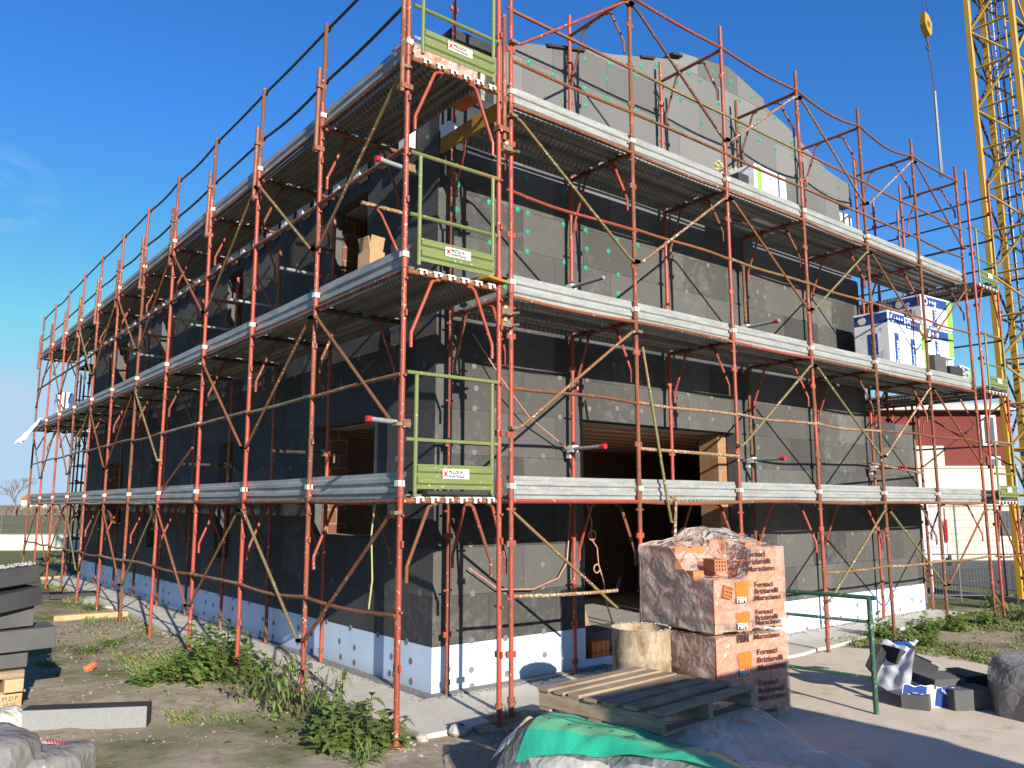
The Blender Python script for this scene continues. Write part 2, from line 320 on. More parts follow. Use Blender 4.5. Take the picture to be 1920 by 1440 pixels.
# ------------------------------------------------------------------ mesh helpers
class MB:
    def __init__(s): s.v = []; s.f = []
    def add(s, vs, fs):
        o = len(s.v); s.v += [tuple(x) for x in vs]; s.f += [tuple(i+o for i in q) for q in fs]; return s
    def box(s, c, d, rot=None):
        c = V(c); h = V(d)/2
        p = [V((x*h.x, y*h.y, z*h.z)) for x in (-1, 1) for y in (-1, 1) for z in (-1, 1)]
        if rot is not None: p = [rot @ q for q in p]
        return s.add([q+c for q in p], [(0, 1, 3, 2), (4, 6, 7, 5), (0, 4, 5, 1), (2, 3, 7, 6), (0, 2, 6, 4), (1, 5, 7, 3)])
    def box2(s, a, b):
        a, b = V(a), V(b); return s.box((a+b)/2, b-a)
    def tube(s, a, b, r, n=8, r2=None): return s.path([a, b], r, n, r2)
    def path(s, pts, r, n=8, r2=None, cap=True):
        pts = [V(q) for q in pts]; m = len(pts); rings = []; prev = None
        for i, q in enumerate(pts):
            t = (pts[min(i+1, m-1)]-pts[max(i-1, 0)])
            t = t.normalized() if t.length > 1e-9 else V((0, 0, 1))
            if prev is None:
                a = V((0, 0, 1)) if abs(t.z) < .9 else V((1, 0, 0)); u = t.cross(a).normalized()
            else: u = (prev - t*prev.dot(t)).normalized()
            prev = u; w_ = t.cross(u)
            rr = r if r2 is None else r+(r2-r)*i/(m-1)
            rings.append([q+(u*math.cos(2*math.pi*j/n)+w_*math.sin(2*math.pi*j/n))*rr for j in range(n)])
        o = len(s.v); s.v += [tuple(x) for g in rings for x in g]
        for i in range(m-1):
            for j in range(n):
                a = o+i*n+j; b = o+i*n+(j+1) % n; s.f.append((a, b, b+n, a+n))
        if cap: s.f.append(tuple(o+j for j in range(n))[::-1]); s.f.append(tuple(o+(m-1)*n+j for j in range(n)))
        return s
    def disc(s, c, nrm, r, h=.004, n=12):
        c, nrm = V(c), V(nrm).normalized(); return s.path([c-nrm*.002, c+nrm*h], r, n)
    def prism(s, poly, ext):
        n = len(poly); e = V(ext); p = [V(q) for q in poly]
        return s.add(p+[q+e for q in p], [tuple(range(n))[::-1], tuple(range(n, 2*n))]+[(i, (i+1) % n, n+(i+1) % n, n+i) for i in range(n)])
    def lathe(s, prof, c, n=20):
        c = V(c); o = len(s.v)
        for (r, z) in prof: s.v += [tuple(c+V((r*math.cos(2*math.pi*j/n), r*math.sin(2*math.pi*j/n), z))) for j in range(n)]
        for i in range(len(prof)-1):
            for j in range(n):
                a = o+i*n+j; b = o+i*n+(j+1) % n; s.f.append((a, b, b+n, a+n))
        return s
    def mesh(s, name, mat, smooth=False):
        m = bpy.data.meshes.new(name); m.from_pydata(s.v, [], s.f); m.materials.append(M[mat] if isinstance(mat, str) else mat)
        bm = bmesh.new(); bm.from_mesh(m); bmesh.ops.recalc_face_normals(bm, faces=bm.faces); bm.to_mesh(m); bm.free()
        if smooth:
            m.polygons.foreach_set('use_smooth', [True]*len(m.polygons))
            if smooth != 'all':
                try: m.set_sharp_from_angle(angle=R(45))
                except Exception: pass
        m.update(); return m
    def build(s, name, mat, parent=None, smooth=True):
        o = bpy.data.objects.new(name, s.mesh(name, mat, smooth)); col.objects.link(o)
        if parent is not None: o.parent = parent; o.matrix_parent_inverse = parent.matrix_basis.inverted() if parent.type == 'EMPTY' and parent.parent is None else parent.matrix_basis.inverted()
        return o
    def bevel(s, name, mat, parent=None, w=.004, seg=2):
        o = s.build(name, mat, parent, False)
        bm = bmesh.new(); bm.from_mesh(o.data)
        bmesh.ops.bevel(bm, geom=bm.edges[:], offset=w, segments=seg, affect='EDGES', profile=.5); bm.to_mesh(o.data); bm.free(); return o
def tag(o, label=None, cat=None, group=None, kind=None):
    if label: o['label'] = label
    if cat: o['category'] = cat
    if group: o['group'] = group
    if kind: o['kind'] = kind
    return o
def thing(name, loc, label, cat, group=None):
    o = bpy.data.objects.new(name, None); o.empty_display_size = .2; col.objects.link(o); o.location = loc
    return tag(o, label, cat, group)
_txt = {}
def text(name, body, size, mat, parent, origin, udir, vdir, align='LEFT', off=.003, bold=0, wide=1.):
    """a line of lettering as a flat mesh lying in the plane udir/vdir"""
    key = (body, size, align, bold)
    if key not in _txt:
        cu = bpy.data.curves.new('t', 'FONT'); cu.body = body; cu.size = size; cu.align_x = align; cu.offset = bold; cu.resolution_u = 2
        ob = bpy.data.objects.new('t', cu); col.objects.link(ob); dg = bpy.context.evaluated_depsgraph_get()
        _txt[key] = bpy.data.meshes.new_from_object(ob.evaluated_get(dg)); bpy.data.objects.remove(ob)
    me = _txt[key].copy(); me.materials.clear(); me.materials.append(M[mat]); me.name = name
    u, v = V(udir).normalized(), V(vdir).normalized(); n = u.cross(v); org = V(origin)+n*off
    me.transform(Matrix.Diagonal((wide, 1, 1, 1)))
    me.transform(Matrix(((u.x, v.x, n.x, org.x), (u.y, v.y, n.y, org.y), (u.z, v.z, n.z, org.z), (0, 0, 0, 1))))
    o = bpy.data.objects.new(name, me); col.objects.link(o)
    if parent is not None: o.parent = parent; o.matrix_parent_inverse = parent.matrix_basis.inverted()
    return o
def rotz(a): return Matrix.Rotation(a, 3, 'Z')
def eul(x, y, z): return (Matrix.Rotation(z, 3, 'Z') @ Matrix.Rotation(y, 3, 'Y') @ Matrix.Rotation(x, 3, 'X'))
def sheet(name, mat, quad, z, label=None, nx=1, ny=1, kind='structure'):
    m = MB(); a, b, c_, d = [V((*q, 0)) for q in quad]
    for j in range(ny+1):
        for i in range(nx+1):
            s_, t_ = i/nx, j/ny; q = a*(1-s_)*(1-t_)+b*s_*(1-t_)+c_*s_*t_+d*(1-s_)*t_; m.v.append((q.x, q.y, z))
    m.f = [(j*(nx+1)+i, j*(nx+1)+i+1, (j+1)*(nx+1)+i+1, (j+1)*(nx+1)+i) for j in range(ny) for i in range(nx)]
    return tag(m.build(name, mat, None, False), kind=kind)

# ------------------------------------------------------------------ ground
g = MB(); S = 2500
g.add([(-S, -S, 0), (S, -S, 0), (S, S, 0), (-S, S, 0)], [(0, 1, 2, 3)])
tag(g.build('ground', 'ground', None, False), kind='structure')
m = MB(); nx, ny = 150, 190
for j in range(ny+1):
    for i in range(nx+1):
        x, y = -9+i/nx*8.2, -7+j/ny*21; e = min(1, min(i, nx-i, j, ny-j)/12)
        m.v.append((x, y, .003+e*max(0, .03*noise.noise(V((x*.8, y*.8, 1)))+.022*noise.noise(V((x*2.6, y*2.6, 4)))+.014*noise.noise(V((x*8, y*8, 2)))+.008*noise.noise(V((x*21, y*21, 5)))+.012)))
m.f = [(j*(nx+1)+i, j*(nx+1)+i+1, (j+1)*(nx+1)+i+1, (j+1)*(nx+1)+i) for j in range(ny) for i in range(nx)]
tag(m.build('soil', 'ground', None, 'all'), kind='structure')
def slab(name, mat, poly, z, jitter=.03, step=.35):
    """slab with a broken edge and a real thickness"""
    pts = []
    for i, a in enumerate(poly):
        b = poly[(i+1) % len(poly)]; n = max(1, int((V(b)-V(a)).length/step))
        for j in range(n):
            q = V(a).lerp(V(b), j/n); pts.append((q.x+random.uniform(-jitter, jitter), q.y+random.uniform(-jitter, jitter), -.05))
    m = MB(); m.prism(pts, (0, 0, z+.05)); return tag(m.build(name, mat, None, False), kind='structure')
slab('side_path', 'path', [(-.92, .02), (-.1, .02), (-.1, 19.2), (-1.0, 19.2), (-.98, 11.5), (-1.0, 11.2), (-.9, 11.0)], .045)
slab('gable_path', 'path', [(-.1, .05), (1.6, .02), (5.9, .2), (10.9, .55), (11.0, 1.18), (-.1, 1.18)], .041)
slab('yard', 'yard', [(.35, .0), (5.9, .1), (6.5, -.9), (5.9, -2.2), (14, -4.6), (14, -14), (-.6, -14), (-.5, -1.0)], .022)
mm = MB()
for (x0, y0, x1, y1) in ((-.25, 1.05, -.1, 19), (-.25, 1.03, 2.4, 1.18)):
    mm.box2((x0, y0, .02), (x1, y1, .052 if y1 > 2 else .055))
tag(mm.build('gravel_strip', 'gravel', None, False), kind='structure')
sheet('access_road', 'asphalt', [(12.9, -9), (21, -14), (34, 10), (21, 18)], .012)
mm = MB(); mm.box((14.6, 3.3, .05), (.16, 16, .12), rotz(R(-22))); tag(mm.build('kerb', 'slab', None, False), kind='structure')

# ------------------------------------------------------------------ house
house = thing('house', (0, 1.2, 0), 'unfinished two-storey house clad in dark grey foam insulation boards over a pale blue plinth', 'house')
LX, FY = -.1, 1.18
def wall(name, mat, axis, u0, u1, z0, z1, holes, void=None):
    us = sorted({u0, u1, *[h[0] for h in holes], *[h[1] for h in holes], *([void[0]] if void else [])})
    zs = sorted({z0, z1, *[h[2] for h in holes], *[h[3] for h in holes], *([void[1]] if void else [])})
    m = MB(); P = (lambda u, z: (u, FY, z)) if axis == 'x' else (lambda u, z: (LX, u, z))
    for a, b in zip(us, us[1:]):
        for c_, d in zip(zs, zs[1:]):
            cu, cz = (a+b)/2, (c_+d)/2
            if cu < u0 or cu > u1 or cz < z0 or cz > z1: continue
            if any(h[0] < cu < h[1] and h[2] < cz < h[3] for h in holes): continue
            if void and cu > void[0] and cz > void[1]: continue
            m.add([P(a, c_), P(b, c_), P(b, d), P(a, d)], [(0, 1, 2, 3)])
    o = m.build(name, mat, house, False)
    return o
FH = [(2.08, 5.19, .2, 3.02)]
LH = [(2.50, 4.17, 1.57, 3.0), (7.28, 7.98, 1.1, 3.0), (11.55, 12.2, 1.1, 3.0), (14.5, 16.3, 1.5, 2.97),
      (2.83, 3.82, 4.45, 5.98), (7.2, 7.95, 4.45, 6.0), (11.4, 12.05, 4.45, 5.95), (15.0, 16.0, 4.45, 5.97)]
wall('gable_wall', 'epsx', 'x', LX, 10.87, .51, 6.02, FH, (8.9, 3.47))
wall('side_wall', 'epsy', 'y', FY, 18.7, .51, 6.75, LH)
mm = MB(); G = [(.67, 6.02), (.67, 7.46), (1.0, 7.68), (1.72, 7.89), (2.3, 8.06), (2.77, 8.17), (3.5, 8.4), (4.2, 8.62), (4.2, 8.74), (5.42, 8.94), (6.36, 8.7), (6.40, 8.58), (7.03, 8.42), (7.6, 8.2), (8.26, 7.96), (9.0, 7.88), (9.09, 7.45), (8.57, 7.44), (8.62, 7.1), (8.9, 6.02)]
mm.prism([(x, FY-.004, z) for x, z in G], (0, .2, 0)); mm.build('upper_gable', 'epsx', house, False)
mm = MB(); mm.box2((LX, FY, 6.02), (.67, FY+.2, 6.75)); mm.build('gable_shoulder', 'epsdark', house, False)
for (x0, x1, z, a) in ((.02, .74, 7.42, -.02), (1.5, 2.2, 7.915, .24), (3.3, 3.6, 8.375, .25), (4.0, 4.24, 8.665, .2)):
    mm = MB(); mm.box(((x0+x1)/2, FY+.16, z), (x1-x0, .4, .035 if a > 0 else .12), eul(0, -abs(a)-.02, 0)); mm.build('verge_board', 'epsdark', house, False)
mm = MB(); mm.box2((8.85, 1.35, 6.98), (9.35, 1.9, 7.4)); mm.build('eave_end', 'cream', house, False)
# plinth: butted under the walls, standing 3 mm proud
mm = MB()
mm.box2((LX-.004, FY-.004, 0), (2.08, FY+.05, .508)); mm.box2((LX-.004, FY+.05, 0), (LX+.05, 18.7, .508))
mm.box2((2.08, FY-.002, 0), (5.19, FY+.05, .14)); mm.box2((5.19, FY-.004, 0), (10.87, FY+.05, .508))
mm.box2((10.82, FY+.05, 0), (10.874, 12, .508)); mm.build('plinth', 'xps', house, False)
# reveals: 0.14 m of foam, then terracotta
def reveal(h, axis):
    u0, u1, z0, z1 = h
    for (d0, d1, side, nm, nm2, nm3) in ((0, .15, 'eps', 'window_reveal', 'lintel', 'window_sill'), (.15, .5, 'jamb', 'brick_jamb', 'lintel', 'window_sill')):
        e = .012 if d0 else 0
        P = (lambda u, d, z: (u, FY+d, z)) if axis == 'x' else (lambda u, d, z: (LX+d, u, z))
        a, b, c_, d_ = u0+e, u1-e, z0+e, z1-e
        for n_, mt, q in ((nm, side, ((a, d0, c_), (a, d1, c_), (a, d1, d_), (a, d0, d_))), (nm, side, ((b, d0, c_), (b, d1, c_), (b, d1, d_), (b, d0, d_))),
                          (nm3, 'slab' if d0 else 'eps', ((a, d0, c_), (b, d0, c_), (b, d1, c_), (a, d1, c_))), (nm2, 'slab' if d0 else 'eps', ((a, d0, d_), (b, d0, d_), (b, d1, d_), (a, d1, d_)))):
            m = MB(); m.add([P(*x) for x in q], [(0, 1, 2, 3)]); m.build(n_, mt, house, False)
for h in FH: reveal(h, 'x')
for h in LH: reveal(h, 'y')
# lit brick return at the right jamb of the big opening, narrower opening behind
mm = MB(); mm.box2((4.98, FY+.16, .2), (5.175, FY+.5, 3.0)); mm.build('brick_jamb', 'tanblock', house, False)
# rooms
mm = MB(); mm.box2((LX+.5, FY+.5, .1), (10.5, 18.3, .2)); mm.build('ground_floor', 'slab', house, False)
mm = MB(); mm.box2((LX+.5, FY+.5, 3.03), (10.6, 18.3, 3.3)); mm.build('ceiling', 'ceil', house, False)
for a, b in (((LX+.16, 18.2, .1), (10.7, 18.5, 6.7)), ((10.4, 1.7, .1), (10.7, 18.2, 3.3)), ((8.6, 1.7, 3.3), (8.88, 18.2, 6.6)),
             ((LX+.5, 5.6, .2), (10.4, 5.75, 3.03)), ((LX+.5, 9.4, .2), (6, 9.55, 3.03)), ((LX+.5, 5.6, 3.3), (8.6, 5.75, 6.7)), ((LX+.5, 9.4, 3.3), (8.6, 9.55, 6.7)), ((LX+.5, 13.3, .2), (6, 13.45, 6.7))):
    mm = MB(); mm.box2(a, b); mm.build('inner_wall', 'inner', house, False)
mm = MB(); mm.box2((LX+.3, FY+.3, 6.6), (9.1, 18.7, 6.72)); mm.build('attic_floor', 'cream', house, False)
# roof slopes behind the gable and a short eave with timber rafter feet
for s in (0, 1):
    x0, z0, x1, z1 = ((-.42, 6.78, 5.4, 8.45), (9.1, 7.25, 5.4, 8.45))[s]
    mm = MB(); mm.prism([(x0, FY+.2, z0), (x1, FY+.2, z1), (x1, FY+.2, z1+.14), (x0, FY+.2, z0+.14)], (0, 17.4, 0)); mm.build('roof', 'cream', house, False)
for i in range(30):
    y = 1.75+i*.58
    mm = MB(); mm.prism([(LX-.02, y-.09, 6.12), (LX-.02, y-.09, 6.7), (-.40, y-.09, 6.7), (-.40, y-.09, 6.45), (-.24, y-.09, 6.3), (-.24, y-.09, 6.12)], (0, .18, 0)); mm.build('rafter_foot', 'cream', house, False)
# terrace at the far end of the gable: pier and parapet thickness
mm = MB(); mm.box2((8.9, FY, 3.3), (9.1, 5.2, 6.02)); mm.build('terrace_side_wall', 'eps', house, False)
mm = MB(); mm.box2((9.1, FY+.004, 3.2), (10.87, FY+.24, 3.46)); mm.box2((10.62, FY+.24, 3.0), (10.87, 6, 3.46)); mm.build('parapet', 'eps', house, False)
mm = MB(); mm.box2((10.45, 2.75, 3.4), (10.85, 3.15, 5.95)); mm.build('terrace_pier', 'eps', house, False)
mm = MB(); mm.box2((10.6, FY+.05, .5), (10.866, 18.5, 3.3)); mm.build('end_wall', 'eps', house, False)
mm = MB(); mm.tube((10.96, 1.1, .35), (10.96, 1.1, 1.98), .03); mm.build('downpipe', 'white', house)
GREEN = [(0.73, 7.47), (1.22, 7.48), (1.64, 7.46), (2.2, 7.89), (2.68, 7.99), (2.62, 7.74), (2.2, 7.46), (2.62, 7.46), (2.2, 7.22), (3.21, 7.99), (3.33, 8.19), (3.19, 7.46), (3.67, 8.34), (4.4, 8.47), (4.67, 8.45), (4.19, 7.97), (4.12, 8.24), (3.64, 7.79), (3.6, 7.46), (4.18, 7.46), (4.68, 7.76), (0.71, 6.99), (5.01, 8.7), (5.46, 8.7), (6.02, 8.64), (5.67, 8.45), (5.11, 8.21), (6.16, 8.28), (6.65, 8.46), (5.65, 7.99), (6.16, 7.92), (6.63, 7.9), (5.58, 7.45), (5.6, 7.74), (6.15, 7.46), (6.59, 7.44), (7.14, 8.17), (7.14, 7.93), (7.14, 7.45), (6.99, 7.24), (8.14, 7.92), (7.57, 7.46), (8.6, 7.72), (8.14, 7.47), (0.17, 5.59), (0.14, 5.29), (0.14, 5.01), (0.61, 5.49), (0.63, 5.0), (1.2, 5.93), (1.2, 5.49), (1.04, 5.5), (1.2, 5.25), (1.19, 5.0), (1.8, 5.93), (1.79, 5.48), (2.18, 5.49), (2.76, 5.48), (2.59, 5.29), (2.19, 5.24), (3.17, 5.49), (1.8, 4.99), (2.17, 4.98), (2.77, 5.0), (3.16, 4.99), (2.76, 4.74), (0.85, 4.51), (.16, 4.72), (.62, 4.6), (1.2, 4.6)]
for x, z in GREEN:
    up_ = z > 6.02
    mm = MB(); y = FY-(.004 if up_ else 0); mm.disc((x, y, z), (0, -1, 0), .033, .007, 12); mm.disc((x+.012, y-.007, z), (0, -1, 0), .012, .012, 6); mm.build('anchor_plug', 'plug', house)
mm = MB()
for x, z in [(0.41, 3.51), (0.44, 3.26), (0.42, 3.03), (0.42, 2.54), (0.72, 3.03), (1.43, 2.54), (1.7, 3.02), (1.7, 3.51), (2.17, 3.53), (2.2, 3.16), (2.7, 3.2), (3.16, 3.2), (2.65, 3.77), (3.18, 3.59), (0.38, 1.54), (0.41, 1.02), (1.41, 1.28), (1.41, 1.03), (0.86, 1.01), (0.38, 1.26), (4.14, 3.51), (4.15, 3.17), (4.67, 3.52), (4.67, 3.19), (5.54, 3.54), (5.76, 3.16), (5.76, 2.83), (5.79, 2.52), (6.25, 2.53), (6.66, 3.51), (7.28, 3.47), (7.76, 2.78), (8.16, 3.47), (8.25, 2.53), (8.23, 3.01), (10.35, 2.98), (9.82, 2.63), (8.12, 5.89), (7.33, 5.53), (6.22, 4.97), (4.18, 5.01), (5.93, 5.3), (6.12, 5.25), (5.79, 1.52), (6.28, 1.53), (6.8, 0.8), (8.36, 1.48), (9.17, 1.49), (10.29, 1.5), (10.06, 0.87), (9.31, 0.69), (6.8, 2.0), (7.3, 1.05), (5.6, 1.0), (9.8, 3.2), (6.7, 5.5), (7.7, 5.0), (7.2, 4.6), (4.7, 5.5), (5.2, 5.0)]:
    mm.disc((x, FY, z), (0, -1, 0), .033, .003, 12)
for x, z in ((.4, .53), (1.42, .53), (.86, .51), (6.82, .53), (7.9, .52), (9.3, .52), (10.3, .52)): mm.disc((x, FY-.003, z), (0, -1, 0), .035, .004, 12)
rr = random.Random(4)
for i in range(17):
    for z in (2.02, 2.5, 3.51, 3.8, 5.0, 5.5, 6.2, 1.02):
        y = 1.5+i+rr.uniform(-.1, .1)+(.5 if z in (2.5, 3.8, 5.5) else 0)
        if any(h[0]-.1 < y < h[1]+.1 and h[2]-.1 < z < h[3]+.1 for h in LH): continue
        mm.disc((LX, y, z+rr.uniform(-.02, .02)), (-1, 0, 0), .032, .003, 12)
tag(mm.build('flush_plugs', 'discl', house), kind='stuff')
for x, z in [(1.43, .27), (.4, .23), (.41, .06), (.1, .27), (.09, .08), (.88, .34), (.88, .13), (8.37, .3), (8.36, .1), (7.83, .15), (7.34, .11), (6.83, .06), (10.3, .25), (10.64, .2), (9.84, .12), (9.3, .3), (9.2, .1), (6.3, .3), (5.7, .28), (5.6, .1)]:
    mm = MB(); mm.disc((x, FY-.004, z), (0, -1, 0), .035, .004, 14); mm.build('plinth_plug', 'disc', house)
for i in range(14):
    y = 1.55+i*1.25
    for dy, z in ((0, .3), (0, .11), (.42, .32), (.42, .13)):
        mm = MB(); mm.disc((LX-.004, y+dy+rr.uniform(-.05, .05), z+rr.uniform(-.02, .02)), (-1, 0, 0), .035, .004, 14); mm.build('plinth_plug', 'disc', house)
mm = MB()
for i in range(26): mm.disc((LX-.003, 1.6+i*.66+rr.uniform(-.1, .1), .505), (-1, 0, 0), .035, .004, 12)
tag(mm.build('joint_plugs', 'disc', house), kind='stuff')
# yellow expanding foam squeezed out of a joint high on the gable
mm = MB()
for i in range(46):
    a = rr.random(); x = 4.95+a*.62; z = 7.18+.05*math.sin(a*9)-rr.random()**2*.2; r_ = rr.uniform(.012, .03)
    mm.lathe([(0, -r_), (r_, -r_*.3), (r_*.8, r_*.6), (0, r_)], (x, FY-.01, z), 6)
M['foam'] = simple('yellow_foam', (.62, .52, .27), (.5, .42, .2), 30)
mm.build('foam_smear', 'foam', house)

# ------------------------------------------------------------------ scaffolding
DZ = [2.0, 4.006, 6.023]
def lugs(m, x, y, zs, ax):
    for z in zs:
        for s in (-1, 1):
            d = V((.045*s, 0, 0)) if ax == 'x' else V((0, .045*s, 0))
            m.tube(V((x, y, z)), V((x, y, z))+d, .011, 6)
def post(par, x, y, z0, z1, ax, mat='red', lean=(0, 0), rnd=random):
    m = MB(); lx, ly = lean
    at = lambda z: V((x+lx*(z-4)/4, y+ly*(z-4)/4, z))
    m.tube(at(z0), at(z1), .0245, 10)
    for z in (2.12, 4.12, 6.13):
        if z0 < z-.3 and z+.2 < z1: m.tube(at(z-.09), at(z+.09), .031, 10)
    for k in range(5):
        for dz in (.62, 1.08, 1.62, 1.9):
            z = 2.006*k+dz+rnd.uniform(-.03, .03)
            if z0+.1 < z < z1-.05:
                q = at(z); s = .055
                if dz in (.62, 1.62): m.box(q+V((0, 0, 0)), (s*1.9 if ax == 'x' else .02, .02 if ax == 'x' else s*1.9, .055))
                else:
                    d = V((s, 0, 0)) if ax == 'x' else V((0, s, 0)); m.tube(q-d, q+d, .012, 7)
    o = m.build('post', mat, par)
    m = MB()
    if z0 < .5:
        m.tube(at(z0-.02), at(z0+.16), .018, 8); m.tube(at(z0+.12), at(z0+.17), .036, 8)
        m.lathe([(0, .02), (.028, .02), (.03, .008), (.085, .006), (.085, 0)], at(z0)-V((0, 0, .02)), 14); m.build('base_jack', 'rust', o)
    return o
def transom(par, p, q, z, mat='rust', knees=True, km='red'):
    p, q = V((*p, z)), V((*q, z)); m = MB(); m.tube(p, q, .0245, 10); o = m.build('transom', mat, par)
    if knees:
        d = (q-p).normalized(); L = (q-p).length
        for s, a in ((1, p), (-1, q)):
            n0 = a+d*s*.31*L/1.05; m = MB(); b = a+d*s*.05
            pts = [n0+d*s*.05+V((0, 0, -.028)), n0+V((0, 0, -.032)), n0-d*s*.035+V((0, 0, -.055)), b+d*s*.022+V((0, 0, -.5)), b+V((0, 0, -.55)), b+V((0, 0, -.68))]
            m.path(pts, .0165, 8); m.build('knee_brace', km, par)
    return o
def rail(par, p, q, mat='rust', sag=.0, r=.0185, name='guard_rail', wob=0.):
    p, q = V(p), V(q); d = (q-p); n = d.normalized(); pts = []
    k = 7
    for i in range(k+1):
        t = i/k; off = sag*math.sin(math.pi*t)+wob*math.sin(math.pi*2*t)
        pts.append(p.lerp(q, t)-V((0, 0, off)))
    m = MB(); m.path(pts, r, 8); return m.build(name, mat, par)
def brace(par, p, q, mat='rust'):
    p, q = V(p), V(q); d = (q-p).normalized(); m = MB()
    h = V((d.x, d.y, 0)).normalized()
    m.path([p, p+h*.045+V((0, 0, 0)), p+h*.075+d*.05, q-h*.075-d*.05, q-h*.045, q], .0165, 8)
    o = m.build('diagonal_brace', mat, par)
    for e in (p, q): m = MB(); m.box(e, (.075, .075, .03)); m.build('coupler', 'coupler', o)
    return o
def toe(par, p, q, out, mat, zt=.225, clip=True, dip=0.):
    """corrugated toe board hung on the outside of two posts"""
    p, q, out = V(p), V(q), V(out); prof = [(-.004, .0), (.004, .0), (.004, .035), (.022, .05), (.022, .088), (.004, .1), (.004, .125), (.022, .14), (.022, .178), (.004, .19), (.004, zt)]
    back = [(-.004+0, zt), (.0, .19)]
    m = MB(); n = len(prof)-1; pr = prof[1:]
    k = 6
    for i in range(k+1):
        t = i/k; b = p.lerp(q, t)+V((0, 0, .02-dip*math.sin(math.pi*t)))
        m.v += [tuple(b+out*(x+.03)+V((0, 0, z))) for x, z in pr]+[tuple(b+out*(x+.024)+V((0, 0, z))) for x, z in pr]
    w_ = 2*len(pr)
    for i in range(k):
        for j in range(len(pr)-1):
            a = i*w_+j; m.f.append((a, a+1, a+1+w_, a+w_)); a += len(pr); m.f.append((a, a+w_, a+1+w_, a+1))
    o = m.build('toe_board', mat, par, False)
    if clip:
        m = MB(); m.box(p+out*.085+V((.012*abs(out.y), .012*abs(out.x), .145)), (.066, .06, .05) if abs(out.y) > .5 else (.06, .066, .05)); m.build('clip', 'clip', o)
    return o
def plank(par, a, b, width, axis, z, mat):
    """steel deck plank with folded ribs underneath; a-b along, centre line"""
    a, b = V((*a, z)), V((*b, z)); d = (b-a).normalized(); c = V((-d.y, d.x, 0)); h = width/2; m = MB()
    prof = [(-h, -.055), (-h, .012), (h, .012), (h, -.055), (h-.02, -.055), (h-.02, -.004), (h*.42, -.004), (h*.36, -.036), (h*.2, -.036), (h*.14, -.004), (-h*.14, -.004), (-h*.2, -.036), (-h*.36, -.036), (-h*.42, -.004), (-h+.02, -.004), (-h+.02, -.055)]
    m.prism([a+c*x+V((0, 0, y+.045)) for x, y in prof], b-a)
    for e in (a, b): m.box(e+V((0, 0, .03)), (abs(d.x)*.05+abs(c.x)*width*.5, abs(d.y)*.05+abs(c.y)*width*.5, .012))
    return m.build('deck_plank', mat, par, False)

# -- run along the gable
sr = thing('scaffold', (5.4, .5, 0), 'three-deck scaffold with rusty red posts along the sunlit gable wall', 'scaffold', 'scaffolds round the house')
rnd = random.Random(11)
X = [1.8*i for i in range(7)]
foot = [.045, .03, .03, .03, .03, .0, .0]
for i, x in enumerate(X):
    ln = (rnd.uniform(-.015, .015), rnd.uniform(-.02, .02))
    post(sr, x, 0, foot[i], 8.55 if i == 0 else 8.33, 'x', ('red', 'red', 'redrust', 'red', 'redrust', 'redrust', 'red')[i], ln)
    post(sr, x, 1.05, .03, 8.3, 'x', 'red' if i % 3 else 'redrust', ln)
    for z in DZ: transom(sr, (x, .03), (x, 1.02), z, 'rust' if z < 6 else 'redrust', True, 'red' if i % 2 else 'redrust')
    if i: transom(sr, (x, .03), (x, 1.02), 8.0, 'rust', True, 'redrust')
tm = ['rust', 'redrust', 'rust', 'redrust', 'rust', 'rust']
for i in range(6):
    a, b = X[i], X[i+1]
    for k_, z in enumerate(DZ):
        rail(sr, (a, 0, z), (b, 0, z), 'rust' if (i+k_) % 3 else 'redrust', (.0, .02, -.01, .015)[(i+k_) % 4], .0215, 'ledger')
        toe(sr, (a-.012, .08+.004*(i % 2), z), (b+.012, .08+.004*(i % 2), z), (0, -1, 0), 'galv', .225, True, rnd.uniform(-.003, .005))
        for y in (.3, .782): plank(sr, (a+.03, y), (b-.03, y), .475, 'x', z-.0, 'plankx')
        if k_ < 2:
            rail(sr, (a, -.01, z+1.09+(.03 if k_ == 0 else 0)*0), (b, -.01, z+1.075), ('rust', 'cemtube', 'cemtube', 'cemtube', 'rust', 'rust')[i] if k_ == 0 else ('redrust', 'rust', 'ochre', 'ochre', 'rust', 'rust')[i], rnd.uniform(-.02, .03), wob=.01)
    rail(sr, (a, -.01, 6.52), (b, -.01, 6.52), 'rust', rnd.uniform(-.01, .03)); rail(sr, (a, -.01, 7.08), (b, -.01, 7.07), 'rust' if i < 1 else 'ochre' if i < 3 else 'rust', rnd.uniform(-.01, .03))
    rail(sr, (a, -.01, 8.02), (b, -.01, 8.02), 'redrust', (.0, .02, .04, .09, .12, .02)[i])
rail(sr, (X[1], -.01, 2.58), (X[2], -.01, 2.56), 'cemtube', .0); rail(sr, (X[4]-.2, .2, 2.62), (X[6]-.1, 1.0, 2.55), 'cemtube', .0)
rail(sr, (0, -.03, 1.12), (1.42, .0, 1.08), 'cemtube', .01); rail(sr, (1.42, .0, 1.08), (2.4, .9, 1.09), 'dark', .0)
for i in (3, 4, 5): rail(sr, (X[i], -.01, 1.06), (X[i+1], -.01, 1.07), ('ochre', 'cemtube', 'ochre')[i-3], .02)
pat = [('d', '', '', 'u', 'd', 'u'), ('u', '', 'u', 'd', 'u', 'd'), ('d', 'u', 'd', 'u', 'd', 'u'), ('u', 'd', 'u', 'd', 'u', 'd')]
bm_ = [('rust', 'rust', 'rust', 'ochre', 'ochre', 'rust'), ('ochre', 'ochre', 'ochre', 'ochre', 'cemtube', 'rust'), ('ochre', 'cemtube', 'rust', 'ochre', 'rust', 'rust'), ('redrust', 'rust', 'cemtube', 'ochre', 'cemtube', 'rust')]
